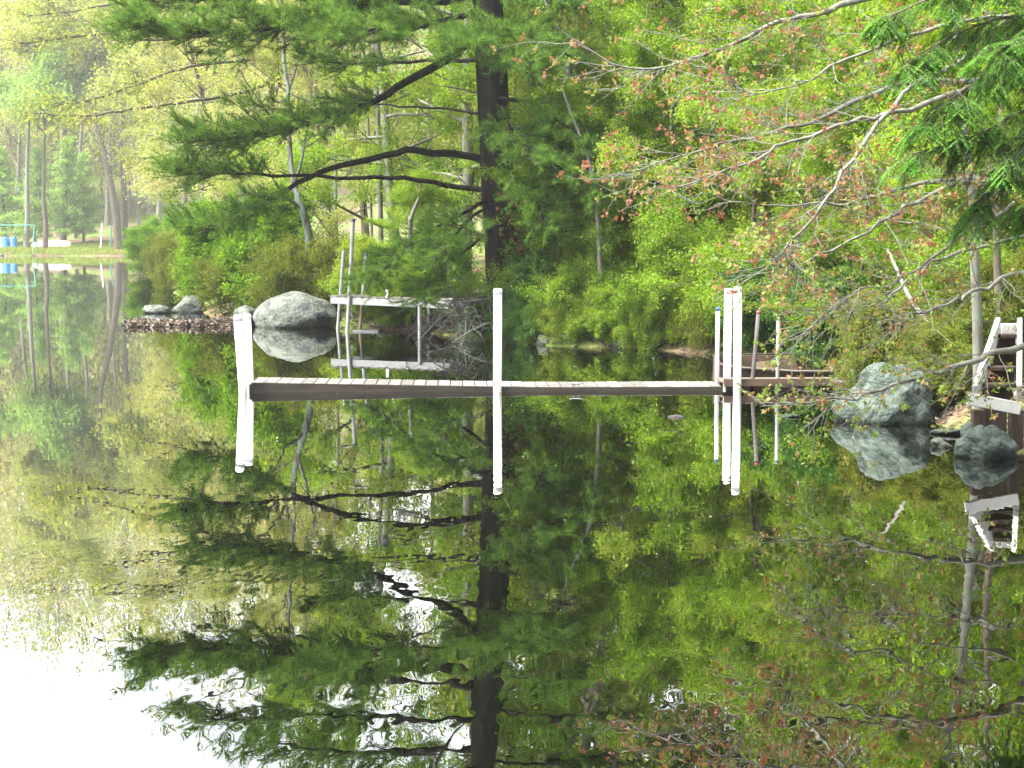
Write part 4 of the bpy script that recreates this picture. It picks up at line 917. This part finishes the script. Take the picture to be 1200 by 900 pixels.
# lime leaved spray under the hemlock
hand_tree('lime_sapling', [(np.array([np.array(put(1225, 17.0)), at(1222, 300, 17), at(1212, 150, 17), at(1190, 60, 16.8), at(1150, 10, 16.5)]), .03, .015),
 ([(1190, 60, 16.8), (1140, 30, 16.2), (1090, 22, 15.8), (1055, 14, 15.5)], .014, .005), ([(1200, 90, 16.9), (1150, 70, 16.2), (1115, 60, 15.8), (1085, 58, 15.6)], .012, .004), ([(1180, 50, 16.7), (1130, 0, 16.3), (1080, -20, 16)], .012, .004)],
 54, 'bark_brown', 'leaf_lime', 'sapling with bright lime leaves beside the hemlock at top right', leaf=.10, per=4, sub=.5, nsub=10, lobed=True, twl=.25, jit=.04)

# hemlock boughs, top right
hr = rngf(61)
HB = np.array(put(1330, 13.4)); hroot = tag(empty('hemlock_tree', HB), 'hemlock with feathery drooping green boughs entering at the top right corner', 'hemlock tree')
ht = np.array([HB - np.array([0, 0, .3])] + [at(1330, y, 13.4) for y in (300, 150, 0, -150, -300, -450, -600)])
hl, hw, hp, hd = [], [], [], []
hb = [([(1330, 10, 13.4), (1250, 12, 12.6), (1180, 20, 12), (1120, 40, 11.6), (1060, 75, 11.3)], .03), ([(1330, 60, 13.4), (1260, 60, 12.4), (1190, 75, 11.8), (1130, 105, 11.4), (1085, 140, 11.2)], .03),
      ([(1330, 100, 13.4), (1260, 110, 12.2), (1200, 130, 11.6), (1140, 160, 11.3), (1070, 180, 11.1)], .03), ([(1330, 150, 13.4), (1270, 160, 12.4), (1220, 185, 11.8), (1170, 215, 11.5), (1140, 240, 11.4)], .025),
      ([(1330, -30, 13.4), (1260, -40, 12.6), (1180, -30, 12), (1110, -10, 11.6), (1040, 20, 11.4)], .03), ([(1330, -90, 13.4), (1250, -110, 12.8), (1160, -110, 12.2), (1080, -90, 11.8)], .03),
      ([(1330, 200, 13.4), (1280, 210, 12.6), (1235, 225, 12.1), (1195, 250, 11.8)], .022), ([(1330, -160, 13.4), (1250, -190, 13), (1150, -190, 12.6)], .03),
      ([(1330, 40, 13.4), (1260, 30, 11.8), (1210, 40, 11.2), (1170, 60, 10.9)], .025), ([(1330, 120, 13.4), (1270, 120, 11.9), (1225, 150, 11.3), (1190, 185, 11)], .025)]
for spec, r in hb:
    lp = limb_pts(spec, 4); n = len(lp); hl.append((lp, np.linspace(r * .5, .004, n), 6)); seg = np.linalg.norm(np.diff(lp, axis=0), axis=1).sum()
    for j in range(int(seg * 22)):
        q = hr.uniform(.15, 1); p, d = along(lp, q); side = unit(np.cross(d, [0, 0, 1.0])) * (1 if j % 2 else -1)
        L = hr.uniform(.14, .6) * (1.2 - .6 * q)
        sb = wander(hr, p, unit(d * .8 + side * hr.uniform(.1, 1.2) + np.array([0, 0, hr.normal(-.25, .35)])), L, 5, .12, (0, 0, -.75)); hw.append((sb, np.linspace(.003, .0015, 6), 3))
        for w in range(11):
            t = .1 + .9 * w / 11; wp, wd = along(sb, t); s2 = unit(np.cross(wd, [0, 0, 1.0])) * (1 if w % 2 else -1)
            wb = wander(hr, wp, unit(wd * .9 + s2 * .8), .17 * (1.15 - .6 * t) * hr.uniform(.6, 1.25), 3, .08, (0, 0, -.6)); hw.append((wb, np.full(4, .0015), 3))
            for c in np.linspace(.05, 1, 13):
                ap, ad = along(wb, c)
                for s in (-1, 1):
                    hp.append(ap); hd.append(unit(np.cross(ad, [0, 0, 1.0])) * s + ad * .45)
hp, hd = np.array(hp), np.array(hd); n = len(hp)
d = unit(hd + hr.normal(0, .15, hd.shape)); s_ = np.cross(d, [0, 0, 1.0]); s_ = unit(s_); L = (.019 * hr.uniform(.7, 1.2, n))[:, None]; W = .0042
V = np.stack([hp - s_ * W, hp + s_ * W, hp + d * L + s_ * W * .7, hp + d * L - s_ * W * .7], 1).reshape(-1, 3)
tn = np.clip(.35 + .45 * np.repeat(hr.uniform(0, 1, n // 26 + 1) ** 2, 26)[:n] + hr.normal(0, .1, n), 0, 1)
obj('trunk', shift(tubes_mesh('hemlock_trunk', [(ht, np.linspace(.2, .06, len(ht)), 10)] + hl), hroot), M['bark_brown'], hroot)
tag(obj('twigs', shift(tubes_mesh('hemlock_twigs', hw), hroot), M['bark_brown'], hroot), kind='stuff')
tag(obj('needles', shift(mesh_faces('hemlock_needles', V, np.arange(n * 4).reshape(n, 4), tn), hroot), M['needle_hemlock'], hroot), kind='stuff')

# ------------------------------------------------------------------ the far shore
fr = rngf(71)
def fput(px, Y, dz=0): x = (px - 600) / F_PX * Y; return np.array([x, Y, gz(x, Y) + dz])
def conifer(seed, H, spread, r0, base=.12, per=9, nl=46):
    rng = rngf(seed); TR, P, D = [], [], []
    tr_ = wander(rng, (0, 0, -.2), (0, 0, 1), H, 8, .02); TR.append((tr_, np.linspace(r0, .02, 9), 7))
    for i in range(nl):
        t = base + (1 - base) * (i + .5) / nl; p, _ = along(tr_, t); a = i * 2.4 + rng.normal(0, .3); L = spread * (1 - t) ** .75 * rng.uniform(.65, 1.1) + .3
        lp = wander(rng, p, (math.cos(a), math.sin(a), .12), L, 4, .06, (0, 0, -.1)); TR.append((lp, np.linspace(.05, .015, 5), 3))
        for j in range(int(6 + L * 9)):
            q, d = along(lp, rng.uniform(.15, 1)); off = rng.normal(0, .22 + .1 * L, 3) * np.array([1, 1, .35])
            for _ in range(per): P.append(q + off + rng.normal(0, .12, 3)); D.append(d + off)
    P, D = np.array(P), np.array(D)
    V, Fq, T = leaf_faces(P, D, .42, rng, aspect=.35, droop=.1, up=.9)
    t1 = tubes_mesh('conifer_trunk', TR); t1.materials.append(M['bark_brown']); c = mesh_faces('conifer_crown', V, Fq, T); c.materials.append(M['needle_far'])
    return t1, c
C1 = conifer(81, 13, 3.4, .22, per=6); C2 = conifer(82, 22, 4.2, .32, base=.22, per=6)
FH = leafy('far_hardwood', 83, ('bark_grey', 'leaf_sunlit', 'bark_grey'), .34, 3, .5, dict(H=20, r0=.26, base=.25, spread=5.2, nl=22, nsub=6, ntw=3, twl=1.2, up=.7, flat=.7, jit=.05, bend_up=.4, prof='even', anchors_per=3))
for i, (px, Y, s, pr_, lab, ov) in enumerate([
 (42, 170, .78, C1, 'layered green conifer on the far shore behind the white upturned boat', None),
 (10, 172, .80, C1, 'conifer on the far shore above the blue barrels', None),
 (78, 176, .85, C1, 'conifer right of the layered one on the far shore', None),
 (100, 178, .72, C1, 'low conifer by the far leaning twin trunks', None),
 (-18, 176, 1.0, C1, 'conifer at the left edge of the far shore', None)]):
    plant('far_conifer', pr_, fput(px, Y), rnd(i), s, lab, 'conifer', 'conifers on the far shore', ('trunk', 'crown'))
for i, (px, Y, s, lab, ov) in enumerate([
 (165, 172, .70, 'hazy yellow hardwood right of the leaning twin trunks', None), (200, 158, .72, 'hazy hardwood on the far point near the shrubs', None), (22, 190, 1.0, 'pale hardwood behind the far conifers', None),
 (78, 192, 1.05, 'pale tall hardwood on the far slope behind the conifers', 'leaf_spring'), (128, 190, 1.0, 'pale hardwood behind the leaning twin trunks', None), (178, 195, 1.1, 'hazy tall hardwood on the far slope left of the pine limbs', None), (-20, 196, 1.1, 'pale hardwood on the far slope at the left edge', None),
 (235, 150, .85, 'hazy hardwood where the far shore meets the near bank', None), (265, 125, .9, 'pale hardwood on the slope behind the bright shrub', None)]):
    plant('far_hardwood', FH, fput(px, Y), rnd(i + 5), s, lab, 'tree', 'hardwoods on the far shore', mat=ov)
def far_stem(px, spec, r, seed, label, bark='bark_grey', leafm='leaf_yellow', name='far_tree'):
    Y = spec[0][2]; base = fput(spec[0][0], Y, -.2)
    pts = np.array([base] + [at(*s) for s in spec[1:]])
    br_ = [(lerp(pts[-1], pts[-2], .3 * k) if k else pts[-1]) for k in range(3)]
    sp_ = [(pts, r, r * .3)]
    rg = rngf(seed)
    for b_ in br_:
        for _ in range(3): sp_.append((wander(rg, b_, (rg.normal(0, .8), rg.normal(0, .8), .7), rg.uniform(3, 6), 6, .12), r * .3, .03))
    return hand_tree(name, sp_, seed, bark, leafm, label, leaf=.34, per=4, sub=2.2, nsub=8, twl=1.2, jit=.4)
far_stem(140, [(140, 288, 164), (137, 260, 164), (131, 220, 164), (122, 180, 164), (112, 145, 164), (108, 100, 164), (100, 30, 164)], .42, 91, 'left of two dark twin trunks leaning on the far shore', 'bark_brown')
far_stem(146, [(146, 288, 165), (146, 260, 165), (145, 220, 165), (142, 170, 165), (146, 110, 165), (150, 40, 165)], .40, 92, 'right of two dark twin trunks on the far shore, standing straighter', 'bark_brown')
far_stem(32, [(32, 292, 168), (32, 255, 168), (32, 190, 168), (34, 120, 168), (34, 20, 168)], .30, 93, 'straight pale trunk by the green frame on the far shore')
far_stem(53, [(54, 291, 167), (54, 265, 167), (51, 232, 167), (52, 180, 167), (54, 120, 167)], .30, 94, 'dark trunk in front of the upturned white boat', 'bark_brown', 'needle_far')
far_stem(186, [(186, 286, 140), (186, 250, 140), (189, 200, 140), (186, 150, 140), (190, 70, 140)], .26, 95, 'pale slim trunk on the far point right of the twin trunks')
far_stem(74, [(74, 286, 180), (74, 230, 180), (73, 150, 180), (73, 50, 180), (72, -40, 180)], .30, 96, 'tall straight birch trunk behind the far conifers', 'bark_pale')
far_stem(92, [(90, 286, 182), (92, 210, 182), (96, 150, 182), (92, 80, 182), (84, 0, 182)], .26, 97, 'slanting pale birch trunk right of the tall straight birch', 'bark_pale')

def barrel(px, Y, mat, label):
    p = fput(px, Y, -.03)
    r = tag(empty('barrel', tuple(p)), label, 'barrel', 'barrels on the far shore')
    prof = [(.27, 0), (.29, .04), (.29, .30), (.305, .32), (.29, .34), (.29, .62), (.305, .64), (.29, .66), (.29, .92), (.27, .96), (.2, .96)]
    MB().tube([(0, 0, h * 1.2) for _, h in prof], [q * 1.15 for q, _ in prof], 20).build('drum', mat, r, smooth=False)
    MB().tube([(.12, 0, 1.15), (.12, 0, 1.19)], .05, 8).build('bung', mat, r)
    MB().tube([(0, 0, 1.150), (0, 0, 1.165)], .31, 20).build('lid', mat, r)
barrel(1.5, 169, M['barrel_white'], 'white barrel at the left edge of the far shore')
barrel(9, 169, M['barrel_blue'], 'blue barrel between the white barrel and another blue barrel')
barrel(18, 169, M['barrel_blue'], 'blue barrel farthest right in the row on the far shore')
gf = tag(empty('swing_frame', tuple(fput(20, 164))), 'green pipe frame standing over the barrels on the far shore', 'frame')
fb = Vector(gf.location)
a0, a1 = Vector(at(-30, 264, 164)), Vector(at(40, 264, 164))
MB().tube([a0 - fb, a1 - fb], .06, 8).build('top_bar', M['frame_green'], gf)
for x in (a0, a1):
    for dy in (-.9, .9): MB().tube([x - fb, Vector((x.x + .05, x.y + dy, gz(x.x, x.y + dy) - .2)) - fb], .05, 8).build('leg', M['frame_green'], gf)
for px in (2, 14): 
    t_ = Vector(at(px, 264, 164)); MB().tube([t_ - fb, t_ - fb - Vector((0, 0, 1.6))], .02, 5).build('rope', M['wood_grey'], gf)
# upturned boat
ub = fput(62, 169.5); br_ = tag(empty('upturned_boat', tuple(ub), .06), 'white rowboat lying keel up on the far shore grass', 'boat')
V, Fs = [], []; st = [(-1.9, .62, .52), (-1.2, .78, .66), (0, .84, .74), (1.0, .72, .74), (1.7, .36, .66), (2.0, .04, .5)]
for x_, w, h in st:
    for a in np.linspace(0, math.pi, 9): V.append((x_ * .95, -math.cos(a) * w, math.sin(a) ** .6 * h))
for i in range(len(st) - 1):
    for j in range(8): Fs.append((i*9+j, (i+1)*9+j, (i+1)*9+j+1, i*9+j+1))
Fs.append(tuple(range(9)))
MB().poly(V, Fs).build('hull', M['hull_white'], br_)
MB().tube([(x_ * .95, 0, h + .02) for x_, w, h in st], .04, 6).build('keel', M['hull_white'], br_)
for s in (-1, 1): MB().tube([(x_ * .95, s * w * 1.02, .04) for x_, w, h in st], .05, 6).build('gunwale', M['alum'], br_)
for px, top, mat, lab in ((119, 262, 'hull_white', 'thin white pole on the far shore left of the twin trunks'), (130, 264, 'frame_green', 'thin green pole beside the white pole on the far shore')):
    p = fput(px, 166); t_ = at(px + .6, top, 166)
    o = tag(MB().tube([(p[0], 166, p[2] - .3), tuple(t_)], .075, 6).build('thin_pole', M[mat]), lab, 'pole')
for i in range(7):
    px = (4, 16, 24, 40, 58, 66, 74)[i]; rock(px - 2 - i % 3, px + 3 + i % 2, 297 + i % 2, 162.5 + i % 3, 140 + i * 1.7, 'rock_lichen', 'pale stone at the edge of the far shore', 'pale stones edging the far shore', sub=2, name='stone', rough=.3)
# grass and litter
gp = []
for _ in range(26000):
    px = fr.uniform(-40, 215); Y = fr.uniform(158, 174); x = (px - 600) / F_PX * Y; gp.append((x, Y))
gp = np.array(gp); gp = gp[sdist(gp[:, 0], gp[:, 1]) > .2]; gzz = ground_z(gp[:, 0], gp[:, 1])
V, Fq, T = leaf_faces(np.column_stack([gp, gzz]), np.tile([0, 0, 1.6], (len(gp), 1)), .30, fr, aspect=.25, droop=-.6, up=.1)
tag(obj('grass', mesh_faces('grass', V, Fq, T), M['grass']), 'pale tall grass along the far shore', kind='stuff')
lp_ = np.column_stack([fr.uniform(-9, 9, 60000), fr.uniform(12, 40, 60000)]); dd = sdist(lp_[:, 0], lp_[:, 1]); lp_ = lp_[(dd > 0) & (dd < 5)]
V, Fq, T = leaf_faces(np.column_stack([lp_, ground_z(lp_[:, 0], lp_[:, 1]) + .015]), fr.normal(0, 1, (len(lp_), 3)) * [1, 1, .1], .09, fr, aspect=.7, droop=0, up=2.5)
sx = fr.uniform(146, 282, 1900); sy = 35.3 + fr.normal(0, .33, 1900); P = np.column_stack([(sx - 600) / F_PX * sy, sy, fr.uniform(.0, .09, 1900)])
V2, F2, T2_ = leaf_faces(P, fr.normal(0, 1, (1900, 3)) * [1, 1, .2], .10, fr, aspect=.7, droop=0, up=1.5)
V, Fq, T = cat_faces([(V, Fq, T), (V2, F2, T2_)])
tag(obj('leaf_litter', mesh_faces('leaf_litter', V, Fq, T), M['litter']), 'brown fallen leaves lying along the bank and spit', kind='stuff')
fx = fr.uniform(-3.2, 4.2, 260); fy = fr.uniform(8.5, 30, 260); ok_ = sdist(fx, fy) < -.15; fx, fy = fx[ok_], fy[ok_]
V, Fq, T = leaf_faces(np.column_stack([fx, fy, np.full(len(fx), .004)]), fr.normal(0, 1, (len(fx), 3)) * [1, 1, 0], .02, fr, aspect=.7, droop=0, up=40, fold=.02)
V[:, 2] = np.maximum(V[:, 2], .002)
tag(obj('floating_leaves', mesh_faces('floating_leaves', V, Fq, np.clip(T + .3, 0, 1)), M['litter']), 'few small pale leaf scraps floating on the pond', kind='stuff')
# wooded slopes: trees that read as one mass
def woodland(name, spots, seed, leaf, mats, label, H=(13, 20), nleaf=900):
    rng = rngf(seed); P, D, T, TR = [], [], [], []
    for x, y in spots:
        z = gz(x, y); h = rng.uniform(*H); R = h * rng.uniform(.17, .26); tint = rng.uniform(0, 1)
        TR.append((wander(rng, (x, y, z - .3), (rng.normal(0, .05), rng.normal(0, .05), 1), h * .95, 5, .03), np.linspace(.22, .04, 6), 5))
        nb = 34; c = rng.normal(0, 1, (nb, 3)); c = unit(c) * rng.uniform(.35, 1, (nb, 1)); c = c * [R, R, h * .42] + [x, y, z + h * .58]
        q = c[rng.integers(0, nb, nleaf)] + rng.normal(0, R * .2, (nleaf, 3)); P.append(q); D.append(q - [x, y, z + h * .5]); T.append(np.full(nleaf, tint))
        for k in range(10): TR.append((np.array([[x, y, z + h * rng.uniform(.3, .8)], c[k]]), np.array([.07, .02]), 3))
    P, D, T = map(np.concatenate, (P, D, T)); V, Fq, T = leaf_faces(P, unit(D), leaf, rng, tint=T, tjit=.18, aspect=.7)
    r = tag(empty(name, (spots[0][0], spots[0][1], 0)), label, kind='stuff')
    tag(obj('trunks', shift(tubes_mesh(name + '_trunks', TR), r), M['bark_grey'], r), kind='stuff'); tag(obj('crowns', shift(mesh_faces(name + '_crowns', V, Fq, T), r), M[mats], r), kind='stuff')
sl = []
for row, Y in enumerate((198, 214, 234, 256, 280, 304)):
    for px in np.arange(-180, 330, 27): sl.append(((px + fr.uniform(-14, 14) + row * 9 - 600) / F_PX * Y, Y + fr.uniform(-6, 6)))
woodland('far_woodland', sl, 201, .55, 'leaf_sunlit', 'hazy pale spring woods covering the far slope', H=(22, 35), nleaf=1000)
s2 = [(fr.uniform(-14, 30), fr.uniform(58, 110)) for _ in range(70)]; s2 = [p for p in s2 if sdist(np.array([p[0]]), np.array([p[1]]))[0] > 12]
woodland('bank_woodland', s2, 202, .26, 'leaf_spring', 'green woods closing the view behind the bank trees', H=(10, 14), nleaf=2200)

# ------------------------------------------------------------------ air
hz = MB().box((50, 445, 45.5), (960, 1030, 99)).build('haze', None)
hm, nt, out = new_mat('haze')
pv = nt.nodes.new('ShaderNodeVolumePrincipled'); pv.inputs['Color'].default_value = (.96, .98, .95, 1); pv.inputs['Density'].default_value = .00044; pv.inputs['Anisotropy'].default_value = .3
nt.links.new(pv.outputs[0], out.inputs['Volume'])
hz.data.materials.append(hm); tag(hz, 'thin bright haze over the pond', kind='stuff')
